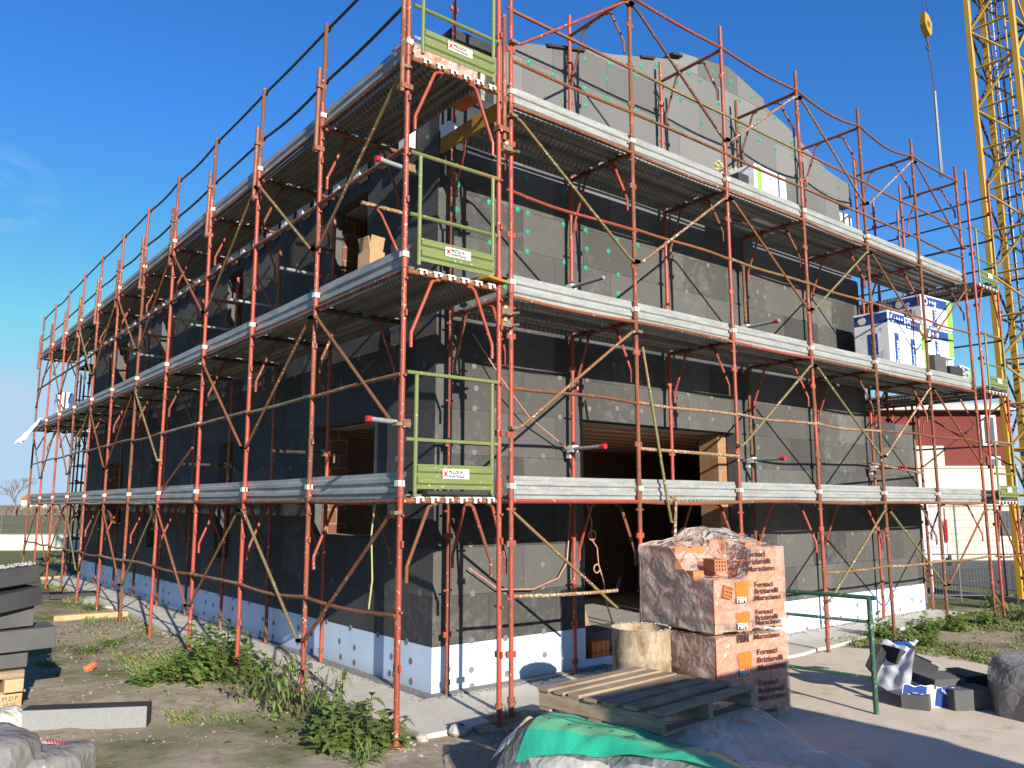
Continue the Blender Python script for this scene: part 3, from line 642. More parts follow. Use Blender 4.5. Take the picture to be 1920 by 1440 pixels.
for k_ in range(4):
    zl, zh = 2.006*k_+.69, 2.006*k_+1.88
    for i in range(6):
        if pat[k_][i] == 'd': brace(sr, (X[i], -.03, zh), (X[i+1], -.03, zl), bm_[k_][i]) if not (k_ == 0 and i == 0) else rail(sr, (X[0], -.03, 1.9), (1.42, .0, .9), 'ochre', 0, .0165, 'diagonal_brace')
        elif pat[k_][i] == 'u': brace(sr, (X[i], -.03, zl), (X[i+1], -.03, zh), bm_[k_][i])
m = MB(); m.path([(1.86, -.04, 3.72), (2.2, -.06, 1.95), (2.24, -.06, 1.78), (2.31, -.05, 1.77)], .0165, 8); m.build('loose_brace', 'ochre', sr)
m = MB(); m.path([(2.29, -.06, 1.55), (2.33, -.06, 2.0), (2.33, -.06, 2.04), (2.24, -.06, 2.05)], .0165, 8); m.build('loose_brace', 'cemtube', sr)
for x, y, z, cap, mt in ((1.8, 1.05, 2.63, 1, 'galvdark'), (5.4, 1.05, 2.62, 1, 'galvdark'), (9.0, 1.05, 2.6, 1, 'rust'), (1.8, 1.05, 4.62, 0, 'galvdark'), (5.4, 1.05, 4.62, 1, 'galvdark')):
    m = MB(); m.tube((x-.06, 1.3, z-.01), (x-.04, .52 if z < 4 else .45, z), .0235, 10); o = m.build('wall_tie', mt, sr)
    m = MB(); m.box((x-.03, 1.03, z), (.09, .1, .08)); m.box((x-.04, 1.09, z-.04), (.03, .06, .14)); m.build('coupler', 'clip', o)
    if cap: m = MB(); m.tube((x-.04, .47, z), (x-.04, .53, z), .031, 12); m.build('end_cap', 'redplastic', o)
for x, z in ((-.04, 3.7), (-.04, 3.82), (-.03, 5.5)):
    m = MB(); m.box((x-.09, -.06, z), (.12, .09, .07)); m.tube((x-.2, -.09, z-.05), (x+.1, -.05, z+.02), .014, 6); m.tube((x-.12, -.12, z+.03), (x-.06, .0, z+.05), .02, 8); m.build('coupler', 'coupler', sr)
m = MB(); m.box2((-.16, .9, 6.0), (-.02, 1.06, 6.16)); m.build('foam_packer', 'white', sr, False)

# -- run along the side wall
sl = thing('scaffold', (-.75, 9.7, 0), 'long scaffold with rusty red posts down the shaded side wall, tall guard rails on top', 'scaffold', 'scaffolds round the house')
rnd = random.Random(5)
XO, XI, Y0, BY = -1.29, -.24, -.115, 1.796
Y = [Y0+BY*j for j in range(12)]
ft = [.06, .03, .0, .0, .0, .0, .02, .02, .03, .03, .05, .05]
for j, y in enumerate(Y):
    ln = (-.012+rnd.uniform(-.014, .014), rnd.uniform(-.015, .015))
    post(sl, XO, y, ft[j], 8.6 if j == 0 else 6.35, 'y', ('redrust', 'redrust', 'red', 'red', 'red', 'red', 'redrust')[j % 7], ln)
    post(sl, XI, y, .045, 8.6 if j == 0 else 5.75 if j > 1 else 6.0, 'y', ('red', 'redrust')[j % 2], ln)
    for z in DZ:
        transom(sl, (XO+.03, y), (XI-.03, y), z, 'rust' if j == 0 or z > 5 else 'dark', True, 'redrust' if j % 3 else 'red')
    if 0 < j and j < 8: # short spare transoms under the top deck
        transom(sl, (XO+.5, y), (XI, y), 5.3, 'cemtube' if j % 2 else 'rust', False); m = MB(); m.path([(XI-.36, y, 5.27), (XI-.3, y, 5.22), (XI-.03, y, 4.75), (XI-.03, y, 4.62)], .0165, 8); m.build('knee_brace', 'red', sl)
    m = MB()
    if j: m.tube((XO-.058, y+.02, 5.74), (XO-.045, y+.02, 6.72), .0245, 10); m.box((XO-.03, y+.01, 5.78), (.11, .07, .05)); m.box((XO-.03, y+.01, 6.5), (.1, .06, .04)); m.build('splice_tube', 'rust', sl)
    else:
        m.tube((XO-.07, y-.01, 5.66), (XO-.06, y-.01, 8.5), .0245, 10); m.box((XO-.03, y, 5.72), (.12, .08, .05)); m.build('splice_tube', 'rust', sl)
        m = MB(); m.tube((XI+.065, y, 5.55), (XI+.06, y, 6.9), .0245, 10); m.box((XI+.03, y, 5.65), (.13, .09, .05)); m.build('splice_tube', 'rust', sl)
    if j: m = MB(); m.tube((XO, y, 6.33), (XO+.005, y, 7.26), .0225, 10); m.box((XO+.02, y, 7.2), (.06, .05, .04)); m.box((XO+.02, y, 6.58), (.06, .05, .04)); m.build('guard_post', 'redrust', sl)
for j in range(11):
    a, b = Y[j], Y[j+1]
    for k_, z in enumerate(DZ):
        rail(sl, (XO, a, z), (XO, b, z), 'cemtube' if k_ == 0 and j > 2 else 'rust', (.015, .0, .02, -.005)[(j+k_) % 4], .02, 'ledger')
        toe(sl, (XO+.08+.004*(j % 2), a-.012, z), (XO+.08+.004*(j % 2), b+.012, z), (-1, 0, 0), 'galvdark', .225, True, rnd.uniform(-.003, .007))
        ws = (XO+.305, XO+.805) if k_ < 2 else (XO+.25, XO+.625)
        for x in ws: plank(sl, (x, a+.03), (x, b-.03), .49 if k_ < 2 else .37, 'y', z, 'planky')
    rail(sl, (XO-.01, a, 1.06-.004*j), (XO-.01, b, 1.06-.004*(j+1)), ('rust', 'ochre', 'cemtube')[j % 3], rnd.uniform(-.02, .04), .02)
    rail(sl, (XO-.01, a, 3.08), (XO-.01, b, 3.06), ('ochre', 'ochre', 'cemtube', 'cemtube')[j % 4], rnd.uniform(-.02, .03), .02)
    rail(sl, (XO-.01, a, 5.14), (XO-.01, b, 5.15), 'rust', rnd.uniform(-.01, .02), .022)
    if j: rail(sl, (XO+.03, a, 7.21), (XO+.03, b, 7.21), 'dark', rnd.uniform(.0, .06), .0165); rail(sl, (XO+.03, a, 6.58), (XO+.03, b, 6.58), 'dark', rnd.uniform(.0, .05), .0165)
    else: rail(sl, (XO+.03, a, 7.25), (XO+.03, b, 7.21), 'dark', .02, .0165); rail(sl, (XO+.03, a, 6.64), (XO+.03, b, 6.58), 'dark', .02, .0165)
    for k_ in range(3):
        zl, zh = 2.006*k_+.64, 2.006*k_+1.9
        if k_ == 1 and j == 3: rail(sl, (XO, b-.2, 2.2), (XO-.02, a+.2, 2.75), 'rust', 0, .0165, 'diagonal_brace'); continue
        if (j+k_) % 2 == 0: brace(sl, (XO-.03, a, zh), (XO-.03, b, zl), ('ochre', 'rust')[(j+k_) % 3 == 0])
        else: brace(sl, (XO-.03, a, zl), (XO-.03, b, zh), ('rust', 'ochre', 'rust')[j % 3])
# end guards facing the camera: two rails, two uprights and a pressed green panel with a sign
def end_guard(par, x0, x1, y, zd, mat='green', sign=True):
    m = MB(); m.tube((x0, y-.03, zd+1.1), (x1, y-.03, zd+1.1), .019, 8); o = m.build('end_rail', mat, par)
    m = MB(); m.tube((x0, y-.03, zd+.52), (x1, y-.03, zd+.52), .019, 8); m.build('end_rail', mat, par)
    for x in (x0+.09, x1-.08):
        m = MB(); m.tube((x, y-.045, zd+.06), (x, y-.045, zd+1.08), .0185, 8); m.build('end_upright', mat, par)
    m = MB(); xa, xb = x0+.1, x1-.09
    prof = [(0, .1), (0, .135), (.016, .15), (.016, .19), (0, .205), (0, .235), (.016, .25), (.016, .285), (0, .3), (0, .31)]
    m.v = [(x, y-.06-d, zd+z) for x in (xa, xb) for d, z in prof]+[(x, y-.054-d, zd+z) for x in (xa, xb) for d, z in prof]
    n = len(prof)
    for q in (0, 2*n): m.f += [(q+i, q+i+1, q+n+i+1, q+n+i) for i in range(n-1)]
    p = m.build('end_panel', mat, par, False)
    if sign:
        w_ = xb-xa; m = MB(); m.box2((xa+w_*.31, y-.082, zd+.19), (xa+w_*.66, y-.078, zd+.275)); s = m.build('sign', 'palewhite', p, False)
        text('sign_text', 'PEZZICA', .038, 'ink', s, (xa+w_*.385, y-.082, zd+.236), (1, 0, 0), (0, 0, 1), bold=.0012); text('sign_text', 'PONTEGGI', .033, 'ink', s, (xa+w_*.385, y-.082, zd+.2), (1, 0, 0), (0, 0, 1), bold=.001)
        m = MB()
        for t in (-1, 1): m.box((xa+w_*.347, y-.084, zd+.232), (.06, .003, .012), eul(0, t*.9, 0))
        m.build('sign_mark', 'redplastic', s, False)
    return p
for z in DZ: end_guard(sl, XO+.03, XI-.03, Y0, z, 'green', True)
for z in DZ:    # white plank hooks over the end transom
    for i in range(6):
        x = XO+.17+i*.152; m = MB(); m.box((x, Y0-.005, z+.028), (.085, .075, .012)); m.box((x-.02, Y0-.042, z+.005), (.028, .012, .05)); m.box((x+.035, Y0-.042, z+.012), (.02, .012, .035)); m.build('plank_hook', 'clip', sl, False)
m = MB(); m.box2((XI+.03, Y0+.05, 5.8), (XI+.06, Y0+1.1, 5.97)); m.build('yellow_deck_board', 'yellowpaint', sl, False)
m = MB(); m.box((XI-.12, Y0+.15, 4.08), (.3, .5, .025), rotz(.2)); m.build('yellow_deck_board', 'yellowpaint', sl, False)
m = MB(); m.box((XI-.45, Y0+.1, 2.07), (.75, .28, .03), rotz(.06)); m.build('deck_board', 'epsdark', sl, False)
for z, x1 in ((2.66, -1.56), (4.97, -1.54)):
    m = MB(); m.tube((x1, Y0+.06, z+.02), (-1.12, Y0+.06, z), .022, 10); o = m.build('wall_tie', 'galvdark', sl)
    m = MB(); m.tube((x1-.03, Y0+.06, z+.02), (x1+.01, Y0+.06, z+.02), .027, 12); m.build('end_cap', 'redplastic', o); m = MB(); m.box((-1.25, Y0+.04, z), (.1, .09, .07)); m.build('coupler', 'coupler', o)
for j, z in ((2, 4.95), (3, 4.9), (4, 4.85), (2, 2.62), (4, 2.6), (6, 4.9)):
    m = MB(); m.tube((LX+.1, Y[j]+.05, z), (-.95, Y[j]+.05, z), .022, 8); o = m.build('wall_tie', 'galvdark' if z > 3 else 'blacktube', sl); m = MB(); m.box((XI, Y[j]+.03, z), (.1, .09, .08)); m.path([(XI, Y[j]+.02, z), (XI+.1, Y[j]-.0, z), (XI+.1, Y[j]-.0, z-.12)], .014, 6); m.build('coupler', 'coupler', o)

# -- return run at the far right corner and another behind the house
se = thing('scaffold', (11.5, 1.7, 0), 'end scaffold with red posts beyond the right corner, beside the yellow crane', 'scaffold', 'scaffolds round the house')
for j, y in enumerate((-.1, 1.7, 3.5, 5.3)):
    post(se, 10.95, y, .03, 8.25 if j < 2 else 7.2, 'y', 'red'); post(se, 12.0, y, .03, 8.25, 'y', 'redrust' if j == 0 else 'rust')
    for z in DZ: transom(se, (10.98, y), (11.97, y), z, 'rust')
    if j:
        for k_, z in enumerate(DZ):
            for x in (11.22, 11.7): plank(se, (x, y-1.77), (x, y-.03), .46, 'y', z, 'planky')
            rail(se, (12.0, y-1.8, z), (12.0, y, z), 'rust', 0, .02, 'ledger'); toe(se, (11.92, y-1.8, z), (11.92, y, z), (1, 0, 0), 'galv')
            rail(se, (12.01, y-1.8, z+1.08), (12.01, y, z+1.08), 'blacktube')
        for z in (6.55, 7.1, 7.62, 7.99): rail(se, (12.01, y-1.8, z), (12.01, y, z), 'blacktube', .01)
        if j < 3: brace(se, (12.03, y-1.8, 2.006*(j % 2)+.7), (12.03, y, 2.006*(j % 2)+1.88), 'rust'); brace(se, (12.03, y-1.8, 3.9), (12.03, y, 2.7), 'ochre')
for z in DZ:
    end_guard(se, 11.0, 11.97, -.1, z, 'green', False)
    m = MB(); m.box2((11.38, -.184, z+.19), (11.58, -.18, z+.275)); m.build('sign', 'palewhite', se, False)
    for i in range(6): m = MB(); m.box((11.1+i*.15, -.105, z+.028), (.085, .075, .012)); m.box((11.08+i*.15, -.142, z+.005), (.03, .012, .045)); m.build('plank_hook', 'clip', se, False)
for z in (1.05, 3.06, 5.1): rail(se, (10.95, -.12, z), (12.0, -.12, z), 'rust', .01)
brace(se, (10.95, -.13, 1.85), (12.0, -.13, .75), 'rust')
sb = thing('scaffold', (.9, 20.3, 0), 'dark return scaffold at the far left end behind the house', 'scaffold', 'scaffolds round the house')
for x in (-.1, .22, 1.9):
    for y in (19.9, 20.95): post(sb, x, y, .03, 6.6, 'x', 'blacktube')
    for z in DZ: transom(sb, (x, 19.93), (x, 20.92), z, 'blacktube', x > 0, 'blacktube')
for y in (19.9, 20.95):
    for z in (1.0, 2.0, 2.6, 3.1, 4.0, 4.6, 5.1, 6.02): rail(sb, (-.1, y, z), (1.9, y, z), 'blacktube', 0, .018)
for z in DZ: plank(sb, (-.1, 20.4), (1.9, 20.4), .9, 'x', z, 'plankx')
#ADD

# ------------------------------------------------------------------ soft and irregular shapes
def surf(m, fn, nu, nv, th=0.):
    o = len(m.v)
    for j in range(nv+1):
        for i in range(nu+1): m.v.append(tuple(fn(i/nu, j/nv)))
    m.f += [(o+j*(nu+1)+i, o+j*(nu+1)+i+1, o+(j+1)*(nu+1)+i+1, o+(j+1)*(nu+1)+i) for j in range(nv) for i in range(nu)]
    return m
def nz(x, y, z=0., s=1.): return noise.noise(V((x*s, y*s, z*s)))
def fold(x, y, z=0., s=1.): return 1-abs(noise.noise(V((x*s, y*s, z*s))))*2
def blob(c, r, seed, n=36, amp=.12, flat=.0, sq=2.6, foldamp=.05):
    """a slumped sack: squashed superellipsoid with creases, flattened where it lies"""
    m = MB(); c = V(c); nv = n//2
    def f(u, v):
        a = u*2*math.pi; b = (v-.5)*math.pi
        ca, sa, cb, sb = math.cos(a), math.sin(a), math.cos(b), math.sin(b)
        e = 2/sq; pw = lambda t: math.copysign(abs(t)**e, t)
        d = V((pw(ca)*pw(cb), pw(sa)*pw(cb), pw(sb)))
        k_ = 1+amp*noise.noise(d*1.4+V((seed, 0, 0)))+foldamp*max(-.6, fold(d.x*1.1+seed+.5*d.z, d.y*.7, d.z*1.2, 1.5))+foldamp*.35*max(-.2, fold(d.x*.7+seed+.6*d.z, d.y*1.3-.5*d.x, d.z, 3.2))
        q = V((d.x*r[0], d.y*r[1], d.z*r[2]))*k_
        if q.z < -r[2]*(1-flat): q.z = -r[2]*(1-flat)
        return c+q
    return surf(m, f, n, nv)
def sack(r, h, seed, nu=150, nv=46):
    """a filled plastic sack: dome with pleats running out from the gathered top"""
    m = MB(); rd = lambda x: 1-abs(math.sin(x))**.6
    def f(u, v):
        a = u*2*math.pi; t = .02+.98*v; ca, sa = math.cos(a), math.sin(a)
        wob = 1+.16*noise.noise(V((ca*1.1+seed, sa*1.1, 0)))+.06*noise.noise(V((ca*3+seed, sa*3, t*2)))
        pl = (.042*rd(a*4.5+1.6*noise.noise(V((ca+seed, sa, t*1.5)))+seed)+.012*rd(a*11+2.5*noise.noise(V((ca*2, sa*2+seed, t*2)))))*(.25+t)
        cr = .018*max(-.3, 1-2.4*abs(noise.noise(V((ca*t*2+seed, sa*t*2, 3)))))
        bul = math.sin(min(1., t)*math.pi*.5)**.8
        z = h*((1-t**3.2)**.55)*(1+.22*noise.noise(V((ca*t*1.5+seed, sa*t*1.5, 7))))+h*(cr+pl*.9)*(1-t**4)
        q = bul*wob*(1+pl*.7+cr*.3)
        return V((r[0]*q*ca, r[1]*q*sa, max(0, z)))
    return surf(m, f, nu, nv)
def loose_box(m, c, d, rot): return m.box(c, d, rot)

# ------------------------------------------------------------------ brick packs
BO, BU, BI = V((1.214, -1.393, 0)), V((.9913, -.1317, 0)), V((.1317, .9913, 0))
bp = lambda u, d, z: BO+BU*u+BI*d+V((0, 0, z))
brot = Matrix((BU, BI, V((0, 0, 1)))).transposed()
def brick(m, u, d, z, w_, l, h): return m.box(bp(u+w_/2, d+l/2, z+h/2), (w_-.006, l-.006, h-.006), brot)
def pack(z0, z1, label, topfn, upper):
    t = thing('brick_pack', bp(.46, .5, z0), label, 'brick pack', 'shrink-wrapped brick packs')
    r = random.Random(int(z0*10)+3); m = MB(); h = .18; z = z0+.09
    while z+h < z1+.2:
        for i in range(4):
            for j in range(4):
                tp = min(topfn((i+.5)/4, (j+.5)/4), topfn(i/4+.02, (j+.5)/4), topfn(i/4+.23, (j+.5)/4))-.012
                if z+.07 > tp: continue
                o = r.uniform(-.006, .006); brick(m, .004+i*.231+o, .004+j*.248+r.uniform(-.008, .008), z, .231, .248, min(h, tp-z))
        z += h
    m.build('brick_stack', 'bricks', t, False)
    for u in (.02, .39, .8): m2 = MB(); m2.box(bp(u+.05, .5, z0+.04), (.1, .96, .075), brot); m2.build('pallet_runner', 'wood', t, False)
    e = .004
    def front(u, v):
        zt = topfn(u, 0); z = z0+.035*abs(math.sin(u*9.4))*(1 if v == 0 else 0)+(zt-z0)*v
        k_ = .005*nz(u*5, z*7, 3, 1.3)+.004*fold(u*3, z*6, 1, 1.1)
        return bp(-e+u*(.93+2*e), -e-k_-.004, z)
    def left(u, v):
        zt = topfn(0, u); z = z0+.03*abs(math.sin(u*8+1))*(1 if v == 0 else 0)+(zt-z0)*v
        k_ = .014*nz(u*4, z*8, 7, 1.3)+.012*fold(u*1.5, z*7, 2, 1.2)
        return bp(-e-k_-.004, -e+u*(1.+2*e), z)
    def right(u, v): return bp(.93+e+.01*nz(u*5, v*6, 4), -e+u*(1+2*e), z0+(topfn(1, u)-z0)*v)
    def back(u, v): return bp(-e+u*(.93+2*e), 1.+e, z0+(topfn(u, 1)-z0)*v)
    def top(u, v): return bp(-e+u*(.93+2*e), -e+v*(1+2*e), topfn(u, v)+.0)
    w1 = surf(MB(), front, 30, 26).build('front_wrap', 'wrap', t)
    surf(MB(), left, 30, 26).build('side_wrap', 'wrapdull', t); surf(MB(), right, 10, 12).build('side_wrap', 'wrap', t); surf(MB(), back, 6, 6).build('back_wrap', 'wrapdull', t)
    surf(MB(), top, 40, 40).build('top_wrap', 'wrapclear', t)
    def line(body, u, z, s): text('print', body, s*.86, 'brownink', w1, bp(u, -.0175, z), BU, (0, 0, 1), bold=s*.022, off=.002, wide=1.3)
    def logo(u, z0_, z1_):
        m = MB(); m.prism([bp(u, -.0175, z0_), bp(u+.15, -.0175, z0_), bp(u+.17, -.0175, z1_-.02), bp(u+.15, -.0175, z1_), bp(u, -.0175, z1_-.01)], BI*.004); m.build('logo_panel', 'orange', w1, False)
    def fbm(u, z): text('print', 'FBM', .07, 'brownink', w1, bp(u-.006, -.019, z-.007), BU, (0, 0, 1), bold=.003, off=.003); text('print', 'FBM', .07, 'palewhite', w1, bp(u, -.021, z), BU, (0, 0, 1), bold=.002, off=.005)
    W3 = ('Fornaci', 'Briziarelli', 'Marsciano')
    if upper:
        for wd, z in zip(W3, (1.487, 1.42, 1.355)): line(wd, .4+(.02 if z < 1.4 else 0), z, .08)
        for wd, z in zip(W3, (1.21, 1.15, 1.09)): line(wd, .5, z, .077)
        for wd, z in zip(W3, (.965, .913, .868)): line(wd, .5, z, .072)
        logo(.265, 1.08, 1.275); fbm(.26, 1.085); logo(.265, .875, 1.0); fbm(.26, .855)
    else:
        line('Marsciano', .47, .745, .075); text('print', 'FBM', .085, 'brownink', w1, bp(.25, -.0175, .735), BU, (0, 0, 1), bold=.006, off=.002)
        for wd, z in zip(W3, (.605, .535, .465)): line(wd, .5, z, .082)
        logo(.265, .44, .65); fbm(.265, .45)
        for wd, z in zip(W3, (.33, .265, .2)): line(wd, .5, z, .08)
        line('Fornaci', .5, .09, .07); logo(.24, .0, .1)
    return t
M['bricks'] = simple('orange_hollow_bricks', (.56, .2, .075), (.42, .14, .05), 9, .85, 0, .4, 90)
low_top = lambda u, v: .79+.006*nz(u*4, v*4)
def up_top(u, v):
    s = lambda t: max(0., min(1., t))
    b = 1.30+.27*s((u-.42)/.2)+.27*s((v-.3)/.28)*(1-s((u-.42)/.2)*.55)
    if v < .03 and u > .5: b = 1.575
    return b+.03*nz(u*5, v*5, 1)+.035*fold(u*3, v*3, 5, 1.2)*s(v*8)*s(u*8)
pack(.0, .80, 'lower brick pack in pinkish printed wrap standing on the concrete yard', low_top, False)
pack(.815, 1.5, 'upper brick pack with torn crumpled wrap, stacked on another brick pack', up_top, True)
def hollow(c, rot, label):
    t = thing('hollow_brick', c, label, 'brick', 'loose hollow bricks'); c = V(c)
    m = MB(); m.box(c, (.12, .25, .11), rot); m.build('brick_body', 'bricks', t, False)
    for i in range(4):
        for k_ in range(3):
            m = MB(); m.box(c+rot @ V((-.042+i*.028, -.1255, -.033+k_*.033)), (.014, .002, .02), rot); m.build('brick_hole', 'ink', t, False)
hollow(bp(.22, .19, 1.41), brot @ rotz(-.35), 'loose orange brick with holes lying on top of the torn upper pack')
hollow(bp(.14, .09, 1.185), brot @ eul(.0, .25, .1), 'orange brick with holes poking through the ripped corner of the wrap')

# drum
t = thing('steel_drum', (.88, -.8, 0), 'open steel drum crusted with dried cement between the house and the brick packs', 'drum')
m = MB(); m.lathe([(.262, .0), (.268, .01), (.266, .28), (.274, .3), (.266, .32), (.266, .56), (.274, .58), (.266, .6), (.266, .835), (.272, .85), (.256, .85), (.252, .8), (.25, .3), (0, .29)], (.9, -.8, 0), 40); m.build('drum_shell', 'drum', t)
m = MB(); n_ = 40
for i in range(60):
    a = rnd.random()*6.28; m.lathe([(0, -.004), (rnd.uniform(.008, .022), 0), (0, .012)], (.9+.262*math.cos(a), -.8+.262*math.sin(a), .85), 6)
tag(m.build('cement_crust', 'rubble', t), kind='stuff')

# pallet lying on the wrapped sacks
PA, PB, PC = V((-.99, -1.553, .7)), V((.997, .074, 0)).normalized(), V((.107, -.994, 0)).normalized()
prot = Matrix((PB, -PC, V((0, 0, 1)))).transposed()
pp = lambda a, b, z: PA+PB*a+PC*b+V((0, 0, z))
t = thing('pallet', pp(.54, .5, -.14), 'weathered wooden pallet lying half in shade on top of the wrapped sacks', 'pallet')
r = random.Random(3)
for i, b in enumerate((.05, .19, .325, .47, .63, .79, .975)):
    m = MB(); m.box(pp(.545+r.uniform(-.015, .015), b, -.012), (1.09, (.1, .09, .1, .1, .1, .11, .1)[i], .023), prot @ rotz(r.uniform(-.012, .012))); m.bevel('slat', 'woodgrey', t, .003)
for a in (.03, .545, 1.06): m = MB(); m.box(pp(a, .515, -.076), (.05, 1.03, .1), prot); m.bevel('stringer', 'woodgreyy', t, .003)
for b in (.06, .5, .96): m = MB(); m.box(pp(.545, b, -.139), (1.09, .1, .022), prot); m.bevel('bottom_board', 'woodgrey', t, .003)

# heap of wrapped sacks under and in front of the pallet
def HZ(x, y):
    ex = max(0, abs(x+.5)-.66); ey = max(0, abs(y+2.5)-.72)
    d = math.hypot(ex, ey)/.34
    h = .52*max(0., 1-d**1.7)**.6 if d < 1 else 0
    if x > -.95 and y < -2.55: h -= .16*min(1, (-2.55-y)/.4)*min(1, (x+.95)/.4)
    return max(0, h+.02*nz(x*3, y*3, 2)+.012*fold(x*2, y*2, 4, 1.5))
for i, (x, y, a) in enumerate(((-1.0, -2.05, .2), (-.98, -2.7, -.1), (-.35, -2.2, .3), (-.2, -2.8, .1))):
    o = blob((0, 0, 0), (.36, .3, .2 if i < 3 else .13), i*3.1, 40, .1, .1, 3, .05).build('cement_sack', ('bagtrans', 'white')[i % 2], None, 'all'); o.location = (x, y, .27 if i < 3 else .15); o.rotation_euler = (0, 0, a)
    tag(o, ('cloudy plastic sack on the left under the green membrane', 'white sack nearest the camera under clear film', 'cloudy plastic sack beneath the pallet', 'white printed sack at the right end under clear film')[i], 'sack', 'sacks under the pallet')
m = MB(); surf(m, lambda u, v: (lambda x, y: V((x, y, max(.012, HZ(x, y)+.018+.02*fold(x*2.2, y*2.2, 9, 1.4)))))(-1.46+u*2.0, -3.6+v*2.1), 80, 66)
tag(m.build('plastic_film', 'film', None, 'all'), 'large clear plastic film draped over the sacks, running out to the right of the pallet', 'plastic film')
m = MB()
def loose(u, v):
    x, y = -1.5+u*.75+.12*v, -1.66+.25*u+v*(-.1); return V((x, y, .5+.1*math.sin(u*5+1)*(.3+v)+.07*v-.2*(1-u)**2+.03*nz(x*6, y*6, 3)))
surf(m, loose, 24, 8); tag(m.build('plastic_film', 'bagtrans', None, 'all'), 'crumpled cloudy film edge sticking out left of the pallet', 'plastic film')
# green membrane strip over the heap
MA, MBv = V((-1.22, -1.78, 0)), V((.2, -1.0, 0)).normalized(); MC = V((.98, .2, 0)).normalized()
def mem(s, c):
    q = MA+MBv*s+MC*c; z = HZ(q.x, q.y)
    return V((q.x, q.y, max(z, .3)+.055+.012*fold(s*3, c*5, 1, 1.3)+.01*math.sin(s*11+c*4)-.02*(abs(c-.05)/.3)**2))
t = thing('green_membrane', MA+V((.2, -.6, .55)), 'bright green waterproof membrane strip with printed lines draped over the wrapped sacks', 'membrane')
for (c0, c1, mt) in ((-.2, -.08, 'membrane'), (-.08, .07, 'membrane2'), (.07, .18, 'membrane')):
    m = MB(); surf(m, lambda u, v: mem(u*1.55, c0+(c1-c0)*v), 44, 6); m.build('membrane_band', mt, t, 'all')
for c in (.07, .12, .172):
    m = MB(); surf(m, lambda u, v: mem(u*1.55, c-.003+.006*v)+V((0, 0, .002)), 44, 1); m.build('printed_line', 'ink', t)
def memtext(body, s, c, size):
    q = mem(s, c); a = (mem(s-.08, c)-mem(s+.08, c)).normalized(); b = (mem(s, c-.06)-mem(s, c+.06)).normalized()
    text('print', body, size, 'ink', t, q+V((0, 0, .004)), -a if False else a, b if (a.cross(b)).z > 0 else -b, off=.006, bold=.001)
memtext('TOP SKI TAPE', .72, .085, .034); memtext('CE', .82, -.03, .07)
for s in range(9):
    for c in (.01,):
        q = mem(.12+s*.16, c); m = MB(); m.box(q+V((0, 0, .004)), (.022, .003, .002)); m.box(q+V((0, 0, .004)), (.003, .022, .002)); m.build('printed_cross', 'ink', t, False)

# green railing beside the brick packs
t = thing('railing', (2.5, -1.95, 0), 'dark green tubular railing with white paint splashes beside the brick packs', 'railing')
Pq = V((2.795, -2.0, 0)); Pd = V((-.17, .98, 0)).normalized()
def at(s, z): return Pq+Pd*s+V((0, 0, z))
m = MB(); m.tube(at(0, 0), at(0, 1.08), .024, 12); m.lathe([(.0, 0), (.05, 0), (.05, .012), (0, .012)], at(0, 0), 10); m.build('railing_post', 'darkgreen', t)
m = MB(); m.tube(at(1.2, 0), at(1.2, 1.05), .024, 12); m.build('railing_post', 'darkgreen', t)
for z, e in ((1.085, -.06), (.86, 0), (.345, 0)):
    m = MB(); m.tube(at(e, z), at(1.2, z+.01), .021 if z > 1 else .016, 10); m.build('rail', 'darkgreen', t)

# offcut heap on the yard at the right
DB = [((3.35, -2.62, .13), (.5, .34, .25), (0, 0, -.55), 'eps', 'dark foam block lying flat at the front of the offcut heap'),
      ((3.05, -2.2, .1), (.62, .3, .17), (0, 0, .35), 'eps', 'long foam offcut under the white wrapper in the heap'),
      ((3.3, -2.35, .3), (.52, .32, .11), (.12, .06, -.25), 'eps', 'thin foam board balanced across the middle of the heap'),
      ((3.45, -1.92, .42), (.56, .36, .19), (.0, .42, -.5), 'epsdark', 'thick foam block tilted on top of the heap, half wrapped'),
      ((3.75, -2.05, .33), (.3, .36, .16), (.1, .5, -.5), 'epscut', 'pale cut foam piece beside the tilted block'),
      ((3.95, -2.35, .16), (.36, .5, .3), (0, 0, -.4), 'epsdark', 'black foam block in shade at the right of the heap'),
      ((3.1, -1.7, .45), (.3, .1, .3), (.3, .5, .2), 'epsdark', 'foam offcut standing up at the back of the heap')]
for c, d, e, mt, lb in DB:
    c = tuple(q0+(q-q1)*.82 for q, q0, q1 in zip(c, (3.78, -2.02, 0), (3.4, -2.15, 0))); d = tuple(q*.84 for q in d)
    m = MB(); m.box(c, d, eul(*e)); tag(m.bevel('foam_offcut', mt, None, .006, 1), lb, 'foam offcut', 'foam offcuts in the yard heap')
t = thing('pack_wrapper', (3.0, -2.1, .3), 'torn white and navy pack wrapper hanging over the foam offcuts', 'wrapper')
def drape(u, v):
    x = 3.45-u*.2-v*.5; y = -1.62-.5*u-.12*v
    z = .66-.5*v**1.15-.05*u+.012*math.sin(u*13+v*5)+.03*fold(x*3, y*3, v*2, 1.5)
    return V((3.78+(x-3.4)*.82, -2.02+(y+2.15)*.82, max(.02, z*.82)))
m = MB(); surf(m, drape, 26, 18); m.build('wrapper_sheet', 'white', t, 'all')
def drape2(u, v): return V((3.78+(-.68+u*.52)*.82, -2.02+(-.05-.42*u+.05*v)*.82, .82*(.3-.27*v+.03*nz(u*7, v*5)-.04*u)))
m = MB(); surf(m, lambda u, v: drape2(u, v)+V((0, 0, .0)), 16, 10); m.build('wrapper_skirt', 'white', t, 'all')
for a, b in ((.02, .42), (.6, .85)):
    m = MB(); surf(m, lambda u, v: drape2(a+(b-a)*u, .05+.85*v)+V((-.006, -.006, .004)), 8, 6); m.build('navy_band', 'blue', t, 'all')
